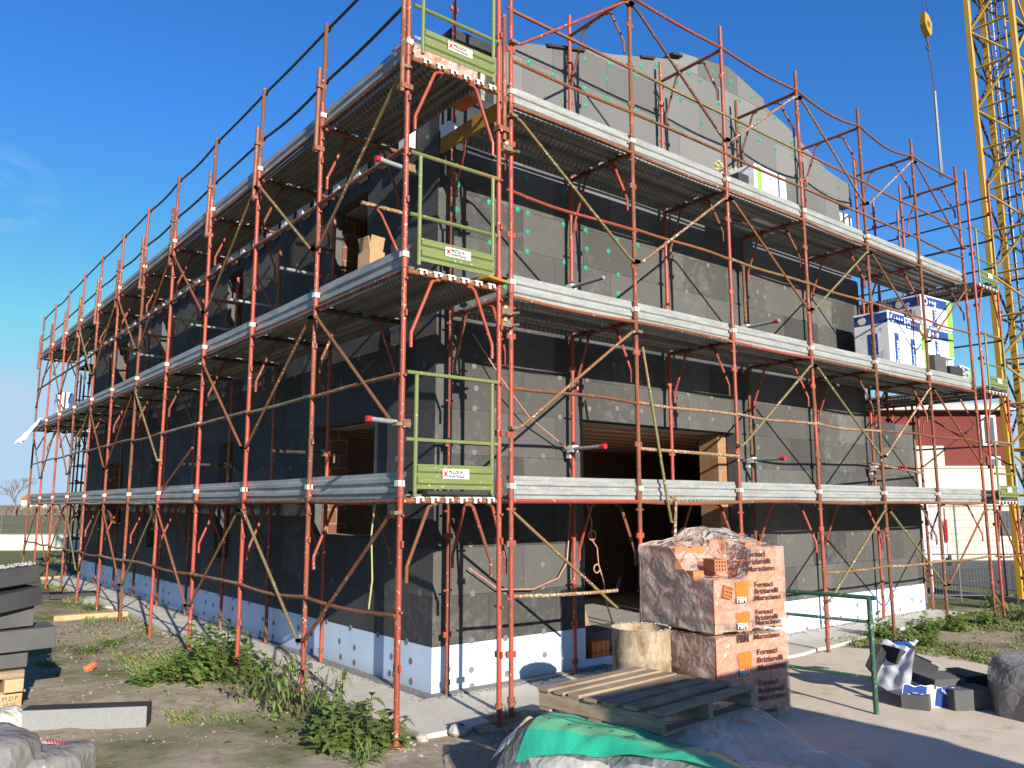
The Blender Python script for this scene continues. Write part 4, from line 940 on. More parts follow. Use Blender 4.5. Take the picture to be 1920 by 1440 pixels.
for i in range(7):
    q = drape2(.1+.045*i, .4+.1*math.sin(i*2)); m = MB(); m.lathe([(0, 0), (.018, .004), (0, .008)], q+V((-.012, -.014, 0)), 8); m.build('white_mark', 'packwhite', t)
text('print', 'ESPROS', .045, 'packwhite', t, drape2(.63, .2)+V((-.02, -.03, .01)), V((.45, -.4, -.5)), V((.6, .3, .6)), off=.012)
m = MB()
for i in range(5): m.lathe([(0, -.03), (.04, 0), (.0, .04)], (4.05+.03*i, -1.6-.02*i, .47+.02*math.sin(i*3)), 7)
m.build('navy_scrap', 'blue', t)
o = sack((.62, .54), .5, 5.2).build('plastic_bag', 'bag', None, 'all'); o.location = (4.12, -3.05, .02); o.rotation_euler = (0, 0, .4)
tag(o, 'full grey plastic rubbish sack at the right edge of the yard', 'plastic sack', 'grey plastic sacks')
m = MB(); surf(m, lambda u, v: V((6.7+u*.35, -.55+v*.2, .05+.06*nz(u*5, v*5, 2)+.05*math.sin(u*6))), 10, 6)
tag(m.build('plastic_scrap', 'white', None, 'all'), 'crumpled white plastic scrap on the weedy soil', 'plastic scrap')

# foam boards stacked on a pallet at the left edge
bd = V((1, .03, 0)).normalized(); bn = V((-.03, 1, 0))
def board(rend, z0, h, tilt, label, L=1.0, D=.5, mt='eps', roll=0., turn=0.):
    rot = rotz(math.atan2(bd.y, bd.x)+turn) @ Matrix.Rotation(tilt, 3, 'Y') @ Matrix.Rotation(roll, 3, 'X')
    c = V((*rend, z0+h/2))-rot @ V((L/2, -D/2, 0)); m = MB(); m.box(c, (L, D, h), rot)
    return tag(m.bevel('foam_board', mt, None, .005, 1), label, 'foam board', 'foam boards stacked at the left edge')
board((-3.42, 3.3), .40, .16, 0, 'lowest grey foam board, lying on the pallet at the left edge')
board((-3.2, 3.22), .57, .2, -.015, 'long grey foam board jutting out furthest from the stack at the left edge')
board((-3.40, 3.28), .79, .2, -.03, 'middle foam board of the stack with its dark end at the left edge', turn=.05)
board((-3.36, 3.2), 1.0, .17, -.16, 'dark tilted foam board second from the top of the left stack', mt='epsdark', turn=.16)
board((-3.38, 3.26), 1.21, .17, -.12, 'topmost foam board of the left stack, strewn with white crumbs', mt='epsdark', turn=.02)
m = MB()
for i in range(260):
    a, b = rnd.random(), rnd.random(); a *= .8; q = V((-3.42, 3.28, 1.384))-bd*a+bn*(.03+b*.4); s = rnd.uniform(.006, .018)
    m.box(q+V((0, 0, -.12*a)), (s, s, s), eul(rnd.random()*3, rnd.random()*3, 0))
tag(m.build('foam_crumbs', 'rubble', None, False), 'white foam crumbs scattered on the topmost board', 'foam crumbs', kind='stuff')
t = thing('pallet', (-3.9, 3.75, 0), 'pale wooden pallet with stamped block carrying the foam boards at the left edge', 'pallet')
ang = rotz(math.atan2(bd.y, bd.x))
E0 = V((-3.44, 3.29, 0))
for z, h in ((.02, .025),):
    for k_ in range(3): m = MB(); m.box(E0-bd*.55+bn*(.06+k_*.4)+V((0, 0, .012)), (1.1, .1, .022), ang); m.bevel('bottom_board', 'wood', t, .003)
for i in range(3):
    for k_ in range(3):
        m = MB(); c = E0-bd*(.095+i*.45)+bn*(.06+k_*.4)+V((0, 0, .095)); m.box(c, (.19, .11, .14), ang); b_ = m.bevel('pallet_block', 'wood', t, .004)
        if i == 0 and k_ == 0:
            text('stamp', 'M.D.P', .055, 'ink', b_, c-bd*.075-bn*.056+V((0, 0, .008)), bd, (0, 0, 1)); text('stamp', '05/23', .045, 'ink', b_, c-bd*.06-bn*.056+V((0, 0, -.045)), bd, (0, 0, 1))
for k_ in range(3): m = MB(); m.box(E0-bd*.02*k_-bd*.5+bn*(.06+k_*.4)+V((0, 0, .178)), (1.05, .12, .022), ang); m.bevel('bottom_board', 'woodgrey', t, .003)
for i in range(2):
    m = MB(); m.box(E0-bd*(.09+i*.5)+bn*.4+V((0, 0, .25)), (.16, .95, .12), ang); m.bevel('bearer', 'wood', t, .004)
for k_ in range(4): m = MB(); m.box(E0-bd*.5+bn*(.05+k_*.25)+V((0, 0, .345)), (1.0, .13, .07), ang @ rotz(.03*k_)); m.bevel('slat', 'woodgrey', t, .003)

# pieces lying on the left ground
pd = V((.87, -.49, 0)).normalized(); prt = rotz(math.atan2(pd.y, pd.x)) @ Matrix.Rotation(.06, 3, 'X')
m = MB(); m.box(V((-3.08, 2.19, .1)), (1.04, .15, .19), prt)
o = tag(m.bevel('foam_strip', 'epsdark', None, .004, 1), 'long foam strip with pale cut side and dark top, lying alone on the bare soil', 'foam strip')
m = MB(); m.box(V((-3.08, 2.19, .1))+prt @ V((0, -.076, 0)), (1.032, .004, .182), prt); m.build('cut_face', 'epscut', o, False)
for i, (c, d, a, lb) in enumerate((((-1.62, 13.75, .06), (.62, .55, .12), -.15, 'dark foam sheet on the grass, left of two by the path'), ((-1.15, 13.5, .07), (.9, .5, .1), -.12, 'dark foam sheet reaching the concrete path by the posts'), ((-1.1, 12.0, .07), (.32, .12, .13), .2, 'small grey foam scrap standing in the grass by the posts'))):
    m = MB(); m.box(c, d, rotz(a)); tag(m.bevel('foam_sheet', 'epsdark' if i < 2 else 'epscut', None, .006, 1), lb, 'foam sheet', 'foam sheets near the left path')
m = MB(); m.box((-1.55, 9.75, .06), (1.15, .2, .09), rotz(-.08)); tag(m.bevel('timber_plank', 'wood', None, .006, 1), 'pale wooden plank lying between grass and the concrete path', 'plank', 'planks by the side path')
m = MB(); m.box((-1.05, 18.6, .06), (1.1, .25, .06), rotz(.1)); tag(m.bevel('timber_plank', 'wood', None, .006, 1), 'pale wooden plank near the far end of the side path', 'plank', 'planks by the side path')
m = MB(); m.box((-2.52, 4.9, .05), (.15, .07, .06), eul(.2, -.3, .6)); tag(m.bevel('brick_shard', 'bricks', None, .008, 1), 'small orange brick shard alone on the soil', 'brick shard')
o = sack((.5, .44), .4, 1.3).build('plastic_bag', 'bag', None, 'all'); o.location = (-4.17, .86, 0); o.rotation_euler = (0, 0, -.5)
tag(o, 'big grey plastic sack in the bottom left corner', 'plastic sack', 'grey plastic sacks')
o = sack((.36, .28), .24, 8.3).build('plastic_bag', 'bag', None, 'all'); o.location = (-3.68, .82, 0); o.rotation_euler = (0, 0, .3)
tag(o, 'smaller grey sack leaning against the big one, in front of the foam strip', 'plastic sack', 'grey plastic sacks')
o = sack((.22, .18), .2, 3.3, 90, 30).build('plastic_bag', 'bagtrans', None, 'all'); o.location = (-3.72, 2.5, 0)
tag(o, 'crumpled pale sack tucked under the stamped pallet', 'plastic sack', 'grey plastic sacks')
m = MB(); m.box((-3.72, 1.12, .2), (.2, .14, .03), eul(.5, -.5, .7)); M['fibre'] = simple('yellowish_fibre', (.4, .37, .22), (.3, .27, .15), 30)
tag(m.bevel('fibre_board', 'fibre', None, .004, 1), 'small yellowish fibre board leaning on the grey sack', 'fibre board')
t = thing('paper_sack', (-3.6, .86, .2), 'flattened white paper sack with red stripes on the smaller grey sack', 'paper sack')
m = MB(); surf(m, lambda u, v: V((-3.74+u*.3, 1.0-.2*u+v*.1, .262-.05*u+.02*nz(u*6, v*6, 3))), 10, 5); m.build('paper', 'packwhite', t)
for i in range(7): m = MB(); u = .45+i*.06; m.prism([(-3.74+u*.3, 1.005-.2*u, .269-.05*u), (-3.74+u*.3+.008, 1.005-.2*u-.005, .269-.05*u), (-3.74+u*.3+.008, 1.07-.2*u, .275-.05*u), (-3.74+u*.3, 1.07-.2*u, .275-.05*u)], (0, 0, .006)); m.build('red_stripe', 'redplastic', t, False)

# ------------------------------------------------------------------ goods on the scaffold decks
def foam_pack(x0, x1, y0, y1, z0, z1, label, a=0., lime=False, plain=False):
    c = V(((x0+x1)/2, (y0+y1)/2, (z0+z1)/2)); L, D, H = x1-x0, y1-y0, z1-z0; rot = rotz(a)
    t = thing('foam_pack', (c.x, c.y, z0), label, 'insulation pack', 'insulation packs on the scaffold')
    m = MB(); m.box(c, (L, D, H), rot); b = m.bevel('pack_body', 'packwhite', t, .02, 3)
    P = lambda x, y, z: c+rot @ V((x, y, z))
    ux, uy = rot @ V((1, 0, 0)), rot @ V((0, -1, 0)); zz = V((0, 0, 1))
    mt = 'lime' if lime == 2 else 'blue'
    if plain:
        m = MB(); m.box(P(-L/2+.12, -D/2-.001, 0), (.1, .006, H-.06), rot); m.build('print_band', 'lime', b, False)
        m = MB(); m.box(P(L*.1, -D/2-.001, -H*.36), (L*.5, .006, .05), rot); m.build('print_band', 'blue', b, False)
        text('print', '3.0   3.2', .07, 'ink', b, P(-L*.1, -D/2-.002, H*.3), ux, zz, off=.004); text('print', 'CE', .07, 'ink', b, P(L*.1, -D/2-.002, -.05), ux, zz, off=.004)
        return t
    m = MB(); m.box(P(0, -D/2-.001, H/2-.12), (L-.05, .006, .17), rot); m.build('print_band', mt, b, False)
    m = MB(); m.box(P(-L/2-.001, 0, H/2-.12), (.006, D-.05, .17), rot); m.build('print_band', 'blue', b, False)
    m = MB(); m.disc(P(-L/2+.13, -D/2-.004, H/2-.12), -(rot @ V((0, 1, 0))), .07, .003, 20); m.build('round_logo', 'palewhite', b)
    m = MB(); m.disc(P(-L/2+.13, -D/2-.008, H/2-.12), -(rot @ V((0, 1, 0))), .04, .002, 16); m.build('round_logo', mt, b)
    m = MB(); m.disc(P(-L/2-.004, D/2-.16, H/2-.12), rot @ V((-1, 0, 0)), .07, .003, 20); m.build('round_logo', 'palewhite', b)
    for i in range(3): m = MB(); m.box(P(-L/2+.27+i*.09, -D/2-.005, H/2-.12), (.045, .004, .045), rot @ Matrix.Rotation(.78, 3, 'Y')); m.build('pictogram', 'palewhite', b, False)
    m = MB(); m.box(P(-L*.1, -D/2-.001, -.12), (.15, .006, H*.55), rot); m.build('print_band', 'blue', b, False)
    text('print', 'Espros', .15, 'packwhite', b, P(-L*.1+.055, -D/2-.005, -.12-H*.2), zz, -ux, off=.003, bold=.002)
    text('print', 'CE', .06, 'ink', b, P(L*.2, -D/2-.001, H*.18), zz, -ux, off=.004); text('print', 'ETICS', .06, 'ink', b, P(L*.2, -D/2-.001, -H*.25), zz, -ux, off=.004)
    m = MB(); m.box(P(-L/2-.001, -.02, -.12), (.006, .17, H*.55), rot); m.build('print_band', 'blue', b, False)
    yl = rot @ V((0, 1, 0))
    text('print', 'Espros', .15, 'packwhite', b, P(-L/2-.005, -.02-.05, -.12-H*.2), zz, yl, off=.003, bold=.002)
    text('print', 'ETICS', .06, 'ink', b, P(-L/2-.002, -D*.3, -H*.25), zz, yl, off=.004); text('print', 'CE', .06, 'ink', b, P(-L/2-.002, -D*.3, H*.18), zz, yl, off=.004)
    if lime: m = MB(); m.box(P(L/2-.1, -D/2-.002, 0), (.17, .006, H-.06), rot); m.build('print_band', 'lime', b, False)
    return t
zd = 4.06
foam_pack(8.15, 8.72, .2, .82, zd, 5.17, 'left white insulation pack with navy band on the middle deck, nearest the house corner')
foam_pack(8.75, 9.33, .22, .84, zd, 5.14, 'white insulation pack with navy band standing second from the left on the middle deck')
foam_pack(9.36, 9.7, .3, .84, zd, 5.12, 'white insulation pack with a lime top band standing third on the middle deck', lime=2)
foam_pack(9.75, 10.75, .3, .85, 4.62, 5.14, 'white pack with a lime end lying directly under the topmost pack on the middle deck', -.06, True)
foam_pack(9.7, 10.72, .28, .86, 5.15, 5.72, 'topmost white insulation pack with a lime end at the right of the middle deck', -.09, True)
foam_pack(11.2, 11.75, .4, .9, zd, 4.6, 'white pack behind the green end guard on the middle deck of the end scaffold', .1, True)
foam_pack(4.85, 5.7, .42, .86, 6.06, 6.9, 'white insulation pack on the top deck leaning at the upper gable', .03, False, True)
for x0, x1, y0, y1, z0, z1, lb, mt in ((9.75, 10.2, .2, .8, zd, 4.6, 'grey foam board stack under the lying packs on the middle deck', 'eps'), (10.25, 10.75, .15, .85, zd, 4.45, 'black foam board stack at the right end of the middle deck', 'epsdark'), (9.2, 9.75, .87, 1.02, zd, 5.62, 'dark foam boards standing behind the insulation packs', 'epsdark'), (4.6, 4.84, .5, .95, 6.06, 6.72, 'dark foam board end beside the white pack on the top deck', 'epsdark'), (7.3, 8.1, .95, 1.03, zd, 4.5, 'thin dark foam board against the gable wall beside the insulation packs', 'epsdark')):
    m = MB(); m.box2((x0, y0, z0), (x1, y1, z1)); tag(m.bevel('foam_board', mt, None, .008, 1), lb, 'foam board', 'foam boards on the scaffold decks')
t = thing('carton', (-.8, 1.45, zd), 'open brown cardboard carton behind the toe board near the corner window', 'carton')
m = MB(); m.box((-.72, 1.55, 4.38), (.2, .22, .64), rotz(.15)); m.bevel('carton_body', 'cardboard', t, .004, 1)
m = MB(); m.box((-.82, 1.53, 4.77), (.012, .18, .15), eul(0, -.2, .15)); m.build('flap', 'cardboard', t, False); m = MB(); m.box((-.71, 1.45, 4.78), (.18, .012, .16), eul(.25, 0, .15)); m.build('flap', 'cardboard', t, False)
t = thing('carton', (11.3, .95, 4.06), 'open brown cardboard carton by the end scaffold on the middle deck', 'carton')
m = MB(); m.box((11.15, .75, 4.62), (.4, .4, .5)); m.bevel('carton_body', 'white', t, .004, 1)
for s in (-1, 1): m = MB(); m.box((11.15+s*.26, .75, 4.95), (.2, .38, .01), eul(0, s*.6, 0)); m.build('flap', 'cardboard', t, False)
t = thing('brick_pack', (-.2, .5, 6.06), 'small wrapped orange brick pack on the top deck behind the green end guard', 'brick pack')
r = random.Random(2)
for i in range(3):
    for k_ in range(2):
        m = MB(); m.box((-.98+i*.3, .35, 6.16+k_*.19), (.28, .3, .18), rotz(r.uniform(-.08, .08))); m.bevel('brick', 'bricks', t, .006, 1)
m = MB(); surf(m, lambda u, v: V((-1.16+u*.95, .18, 6.07+v*.4))+V((0, -.02*fold(u*4, v*4, 2), 0)), 20, 10); m.build('wrap', 'wrapclear', t)
t = thing('wrapped_pack', (-.9, 18.3, zd), 'white and navy wrapped pack on the middle deck at the far left end', 'pack')
m = MB(); m.box((-.85, 18.2, 4.5), (.4, .6, .85)); m.bevel('pack_body', 'packwhite', t, .02); m = MB(); m.box((-.72, 17.95, 4.5), (.15, .11, .82)); m.build('print_band', 'blue', t, False)
m = MB(); surf(m, lambda u, v: V((-1.36-.42*v-.05*math.sin(u*14), 18.0+u*1.1*(.3+v)-.3*v, 4.2-.62*v+.08*nz(u*4, v*4, 3))), 20, 14)
tag(m.build('plastic_sheet', 'white', None, 'all'), 'white plastic sheet flapping from the far end of the middle deck', 'plastic sheet')
# cables, planks and blocks around the big opening
m = MB(); pts = [(2.1, 1.15, 2.0), (2.14, 1.1, 1.75), (2.12, 1.1, 1.66)]
for i in range(13): a = i/12*6.28; pts.append((2.14+.06*math.sin(a), 1.1, 1.6-.06*math.cos(a)+.0))
pts += [(2.22, 1.1, 1.45), (2.24, 1.1, 1.25)]
for i in range(13): a = i/12*6.28; pts.append((2.21+.05*math.cos(a), 1.1, 1.2+.05*math.sin(a)))
pts += [(2.3, 1.08, 1.05), (2.34, 1.06, .75), (2.45, 1.0, .35), (2.6, .9, .1), (2.75, .7, .06)]
m.path(pts, .009, 6); tag(m.build('cable', 'cable', None), 'pinkish cable hanging in loops at the left jamb of the big opening', 'cable', 'loose cables')
m = MB(); m.path([(.3, 1.06, 3.85), (.75, .98, 3.25), (1.1, 1.02, 2.95), (1.5, 1.06, 2.75), (1.76, 1.1, 2.62), (1.85, 1.12, 2.3), (1.75, 1.13, 1.3), (1.6, 1.12, 1.12), (1.2, 1.1, 1.02), (.7, 1.1, 1.05), (.3, 1.1, 1.3)], .009, 6)
tag(m.build('cable', 'cable', None), 'pinkish cable sagging along the gable wall from the corner to the opening', 'cable', 'loose cables')
m = MB(); m.path([(-1.18, .5, 2.0), (-1.2, .52, 1.7), (-1.19, .5, 1.3), (-1.23, .48, 1.05)], .008, 6); M['string'] = simple('yellow_string', (.42, .4, .16), bump=0)
tag(m.build('string', 'string', None), 'yellowish string dangling from the first deck of the side scaffold', 'string')
for i, (x, y, l) in enumerate(((2.62, 2.0, .22), (2.86, 2.05, .2))):
    m = MB(); m.prism([(x, y, .2), (x+.2, y, .2), (x-.32, y+.55, 3.0), (x-.52, y+.55, 3.0)], (0, .05, .01)); tag(m.build('timber_plank', 'timber', None, False), ('wider dim plank leaning inside the big opening, on the left', 'dim plank leaning inside the big opening, right of another plank')[i], 'plank', 'planks leaning in the opening')
m = MB(); m.box((2.75, 1.62, .3), (.9, .42, .2)); tag(m.bevel('sill_board', 'eps', None, .006, 1), 'grey foam board lying across the threshold of the big opening', 'foam board')
t = thing('hollow_block', (2.35, 1.2, .14), 'bright orange terracotta block on the threshold of the big opening', 'block')
m = MB(); m.box((2.36, 1.28, .235), (.3, .16, .18)); m.bevel('block_body', 'orange', t, .006, 1)
for i in range(3): m = MB(); m.box((2.27+i*.09, 1.199, .235), (.006, .003, .16)); m.build('block_groove', 'ink', t, False)

# ------------------------------------------------------------------ tower crane, hook and sling
cr = thing('tower_crane', (13.8, .1, 0), 'yellow lattice tower crane with a caged ladder at the right edge', 'crane')
CX, CY, CW = 13.45, .5, .86
L4 = [(CX, CY), (CX, CY-CW), (CX+CW, CY-CW), (CX+CW, CY)]
for x, y in L4: m = MB(); m.box((x, y, 7.2), (.11, .11, 14.4)); m.bevel('mast_leg', 'yellow', cr, .008, 1)
hh = .93
for i in range(15):
    z = .3+i*hh
    for f in range(4):
        (x0, y0), (x1, y1) = L4[f], L4[(f+1) % 4]
        m = MB(); m.tube((x0, y0, z), (x1, y1, z), .028, 6)
        a, b = ((x0, y0, z), (x1, y1, z+hh)) if (i+f) % 2 else ((x1, y1, z), (x0, y0, z+hh)); m.tube(a, b, .026, 6)
        m.build('lattice_brace', 'yellow' if f in (0, 1) else 'crdark', cr)
lx, ly = CX+.32, CY-.42
for s in (-1, 1): m = MB(); m.tube((lx, ly+s*.19, .2), (lx, ly+s*.19, 14.4), .018, 6); m.build('ladder_rail', 'yellow', cr)
m = MB()
for i in range(50): m.tube((lx, ly-.19, .3+i*.28), (lx, ly+.19, .3+i*.28), .01, 5)
tag(m.build('ladder_rungs', 'yellow', cr), kind='stuff')
for i in range(18):
    z = 2.+i*.7; m = MB(); m.path([(lx+.32-.32*math.cos(a)*1.0, ly+.3*math.sin(a), z) for a in [q/10*math.pi*1.6-.8*math.pi+math.pi for q in range(11)]], .012, 5); m.build('cage_hoop', 'yellow', cr)
for a in (-.8, 0, .8): m = MB(); m.tube((lx+.32+.3*math.cos(a), ly+.3*math.sin(a), 2), (lx+.32+.3*math.cos(a), ly+.3*math.sin(a), 14.2), .009, 5); m.build('cage_strip', 'white', cr)
for q in (-.05, .12): m = MB(); m.tube((CX+.5, CY-.5+q, 0), (CX+.3, CY-.4+q, 14.4), .02, 6); m.build('power_cable', 'dark', cr)
m = MB(); m.lathe([(.2, 14.1), (.75, 14.25), (.8, 14.5), (.62, 14.55), (.62, 14.9), (.2, 14.9)], (CX+CW/2, CY-CW/2, 0), 20); m.build('slewing_ring', 'crdark', cr)
m = MB(); m.box((CX+CW/2, CY-CW/2, 15.6), (.9, .9, 1.5)); m.build('turntable', 'yellow', cr, False)
jd = V((-2.55, .2, 0)).normalized(); jn = V((-jd.y, jd.x, 0)); jc = V((CX+CW/2, CY-CW/2, 16.2))
for s, h in ((-.45, 0), (.45, 0), (0, .8)):
    m = MB(); m.tube(jc-jd*6+jn*s+V((0, 0, h)), jc+jd*9+jn*s+V((0, 0, h)), .05, 6); m.build('jib_chord', 'yellow', cr)
for i in range(15):
    q = jc+jd*(i-6); m = MB(); m.path([q+jn*.45, q+jd*.5-jn*.45, q+jd*.5+V((0, 0, .8)), q+jn*.45], .025, 5); m.build('jib_brace', 'yellow', cr)
m = MB(); m.box(jc-jd*5.4+V((0, 0, -.5)), (1.2, 1.0, 1.2), rotz(math.atan2(jd.y, jd.x))); m.build('counterweight', 'slab', cr, False)
HK = V((10.87, .29, 0))
t = thing('hook_block', HK+V((0, 0, 11.4)), 'yellow crane hook block hanging on two thin cables', 'hook block')
m = MB(); m.prism([HK+V((-.15, 0, 11.42)), HK+V((-.09, 0, 11.3)), HK+V((.03, 0, 11.2)), HK+V((.12, 0, 11.28)), HK+V((.15, 0, 11.5)), HK+V((.03, 0, 11.64)), HK+V((-.13, 0, 11.66))], (.02, .12, 0)); m.build('sheave_plate', 'yellow', t, False)
for s in (-.11, .1): m = MB(); m.tube(HK+V((s, .05, 11.5)), HK+V((s, .05, 16.3)), .006, 5); m.build('hoist_cable', 'dark', t)
for i in range(3): m = MB(); m.box(HK+V((-.05+i*.045, -.004, 11.43)), (.016, .006, .12)); m.build('slot', 'dark', t, False)
m = MB(); m.path([HK+V((.02, .06, 11.22)), HK+V((.02, .06, 11.08)), HK+V((.07, .06, 11.0)), HK+V((.05, .06, 10.92)), HK+V((-.02, .06, 10.92)), HK+V((-.03, .06, 10.98))], .02, 8); m.build('hook', 'crdark', t)
t = thing('lifting_sling', HK+V((.1, 0, 8.5)), 'grey lifting chain and bar dangling from the crane hook', 'sling')
q0, q1 = HK+V((.03, .06, 10.93)), HK+V((.16, .06, 10.1))
for i in range(12):
    q = q0.lerp(q1, (i+.5)/12); m = MB(); a = i % 2
    m.path([q+V(((.016 if a else 0)*math.cos(b_), (0 if a else .016)*math.cos(b_), .045*math.sin(b_))) for b_ in [k_/8*6.283 for k_ in range(9)]], .006, 5, cap=False); m.build('chain_link', 'crdark', t)
for s in (-.035, .03):
    m = MB(); m.tube(q1+V((s*.3, 0, -.02)), HK+V((.5+s, .2, 8.46)), .022, 6); m.build('sling_leg', 'steel', t)
m = MB(); m.tube(HK+V((.42, .2, 8.44)), HK+V((.58, .2, 8.47)), .025, 6); m.build('end_shackle', 'steel', t)

# ------------------------------------------------------------------ beyond the right corner: fence, van, buildings
cf = lambda l, d: V((-4.816+.6242*d+.7812*l, -6.045+.7812*d-.6242*l, 0))
RX, FX = V((.7812, -.6242, 0)), V((.6242, .7812, 0)); frot = rotz(math.atan2(-.6242, .7812))
t = thing('mesh_fence', cf(9.7, 17), 'wire mesh site fence on thin posts in front of the white van', 'fence')
for i in range(4): q = cf(8.3+i*.95, 17); m = MB(); m.tube(q, q+V((0, 0, 1.96)), .018, 8); m.build('fence_post', 'wire', t)
for z in (.12, .95, 1.94): m = MB(); m.tube(cf(8.3, 17)+V((0, 0, z)), cf(11.3, 17)+V((0, 0, z)), .013, 6); m.build('fence_rail', 'wire', t)
m = MB()
for i in range(46): q = cf(8.3+i*.066, 17.01); m.tube(q+V((0, 0, .12)), q+V((0, 0, 1.94)), .003, 4)
for i in range(14): z = .15+i*.135; m.tube(cf(8.3, 17.01)+V((0, 0, z)), cf(11.3, 17.01)+V((0, 0, z)), .003, 4)
tag(m.build('wire_mesh', 'wire', t), kind='stuff')
# van: rear corner nearest, body running away behind the house
vc = cf(11.8, 22.2); vr = (RX*.47+FX*.883).normalized(); vs = V((-vr.y, vr.x, 0)); vs = vs if vs.dot(RX) < 0 else -vs
vp = lambda r_, s, z: vc+vr*r_+vs*s+V((0, 0, z)); vrot = Matrix((vr, vs, V((0, 0, 1)))).transposed()
t = thing('van', vp(.9, 2.2, 0), 'white van seen from behind, parked beyond the mesh fence', 'van')
m = MB(); prof = [(0, .0, .42), (0, .0, 1.0), (0, .06, 1.55), (0, .2, 2.1), (0, 3.2, 2.12), (0, 3.9, 1.35), (0, 4.7, 1.1), (0, 4.75, .42)]
m.prism([vp(.0, s, z) for _, s, z in prof], vr*1.78); m.bevel('van_body', 'vanwhite', t, .06, 3)
m = MB(); m.box(vp(.89, -.03, .45), (1.82, .14, .22), vrot); m.bevel('bumper', 'rubber', t, .02)
for r_ in (.06, 1.72): m = MB(); m.box(vp(r_, -.012 if r_ > 1 else .0, 1.25), (.16, .08, .6), vrot); o = m.bevel('tail_lamp', 'lamp' if r_ < 1 else 'rubber', t, .02)
m = MB(); m.box(vp(.5, -.02, 1.02), (.16, .03, .04), vrot); m.build('door_handle', 'rubber', t, False)
m = MB(); m.box(vp(.8, .0, .75), (.55, .03, .14), vrot); m.build('number_plate', 'glass', t, False)
m = MB(); m.box(vp(.5, .14, 2.02), (.22, .05, .06), vrot); m.build('brake_lamp', 'rubber', t, False)
m = MB(); m.box(vp(.89, -.004, 1.2), (.012, .03, 1.35), vrot); m.build('door_seam', 'dark', t, False)
for s in (.75, 3.75):
    for r_ in (.1, 1.68): m = MB(); m.tube(vp(r_-.1, s, .32), vp(r_+.1, s, .32), .32, 20); m.build('wheel', 'rubber', t)
# red and cream building
t = thing('apartment_block', cf(18, 31), 'dark red building with cream base and pale shutters behind the crane', 'building')
def rb(l0, l1, d0, d1, z0, z1, name, mt, par=t):
    m = MB(); a, b = cf((l0+l1)/2, (d0+d1)/2), V((abs(l1-l0), abs(d1-d0), z1-z0)); m.box(V((a.x, a.y, (z0+z1)/2)), b, frot); return m.build(name, mt, par, False)
rb(12, 18.6, 30, 40, 0, 5.45, 'wall', 'redwall'); rb(11.6, 18.9, 29.5, 40.5, 5.45, 5.6, 'roof_cornice', 'creamwall'); rb(11.9, 18.7, 29.9, 40, 5.6, 5.75, 'roof', 'slab')
rb(12, 18.25, 29.2, 29.99, 0, 3.28, 'ground_floor_front', 'creamwall'); rb(12, 18.3, 29.15, 29.99, 3.28, 3.36, 'ledge', 'creamwall'); rb(12, 15.8, 29.4, 29.98, 3.36, 4.1, 'balcony_wall', 'creamwall')
for l0, l1, z0, z1 in ((17.55, 18.1, 4.15, 5.3), (17.7, 18.15, 3.1, 3.75)):
    f = rb(l0, l1, 29.9, 30.02, z0, z1, 'window_frame', 'shutter'); rb(l0+.1, l1-.1, 29.88, 29.92, z0+.1, z1-.1, 'pane', 'glass', f)
f = rb(17.4, 17.95, 29.12, 29.21, .9, 1.75, 'window_frame', 'dark'); rb(17.45, 17.9, 29.1, 29.13, .95, 1.7, 'pane', 'glass', f)

# ------------------------------------------------------------------ beyond the left end: low wall, mesh, field, trees
wa, wb = V((-14, 47, 0)), V((7, 30.5, 0)); wd = (wb-wa).normalized(); wrot = rotz(math.atan2(wd.y, wd.x))
m = MB(); m.box((wa+wb)/2+V((0, 0, .33)), ((wb-wa).length, .25, .66), wrot); o = m.build('low_wall', 'creamwall', None, False); tag(o, 'long low cream garden wall beyond the far left posts', 'wall')
m = MB(); m.box((wa+wb)/2+V((0, 0, .68)), ((wb-wa).length, .3, .04), wrot); m.build('coping', 'slab', o, False)
t = thing('mesh_fence', (wa+wb)/2+V((0, 0, .7)), 'thin green wire mesh fence standing on the low cream wall', 'fence')
n_ = 13
for i in range(n_): q = wa.lerp(wb, i/(n_-1))+V((0, 0, .7)); m = MB(); m.tube(q, q+V((0, 0, 1.15)), .022, 6); m.build('fence_post', 'wire', t)
m = MB()
for z in [.75+.09*i for i in range(13)]: m.tube(wa+V((0, 0, z)), wb+V((0, 0, z)), .0035, 4)
for i in range(200): q = wa.lerp(wb, i/199)+V((0, 0, .7)); m.tube(q, q+V((0, 0, 1.1)), .0035, 4)
tag(m.build('wire_mesh', 'wire', t), kind='stuff')
def bare_tree(p, h, seed, label):
    r = random.Random(seed); t = thing('bare_tree', p, label, 'tree', 'bare trees on the horizon'); p = V(p)
    tr = MB(); tr.path([p, p+V((.05*h*.3, 0, h*.18)), p+V((0, 0, h*.36))], h*.022, 6, h*.014); tr.build('trunk', 'twig', t)
    m = MB()
    def grow(a, d, l, rad, k_):
        b = a+d*l; m.tube(a, b, rad, 4 if k_ > 1 else 5, rad*.6)
        if k_ >= 5: return
        for i in range(3 if k_ else 5):
            e = (d+V((r.uniform(-1, 1), r.uniform(-1, 1), r.uniform(-.35, .75)))*.75).normalized(); grow(a+d*l*r.uniform(.55, 1), e, l*r.uniform(.6, .82), rad*.6, k_+1)
    for i in range(4): grow(p+V((0, 0, h*(.22+.045*i))), V((r.uniform(-.7, .7), r.uniform(-.7, .7), 1)).normalized(), h*.2, h*.011, 1)
    tag(m.build('crown', 'twig', t), kind='stuff'); return t
bare_tree((17.2, 170, 0), 9.5, 3, 'tallest bare tree on the horizon left of the scaffold')
bare_tree((13.0, 172, 0), 7.5, 9, 'smaller bare tree at the very left edge of the horizon')
bare_tree((22.5, 168, 0), 5.0, 12, 'low bare tree right of the tall one, close to the scaffold')
r = random.Random(8); m = MB()
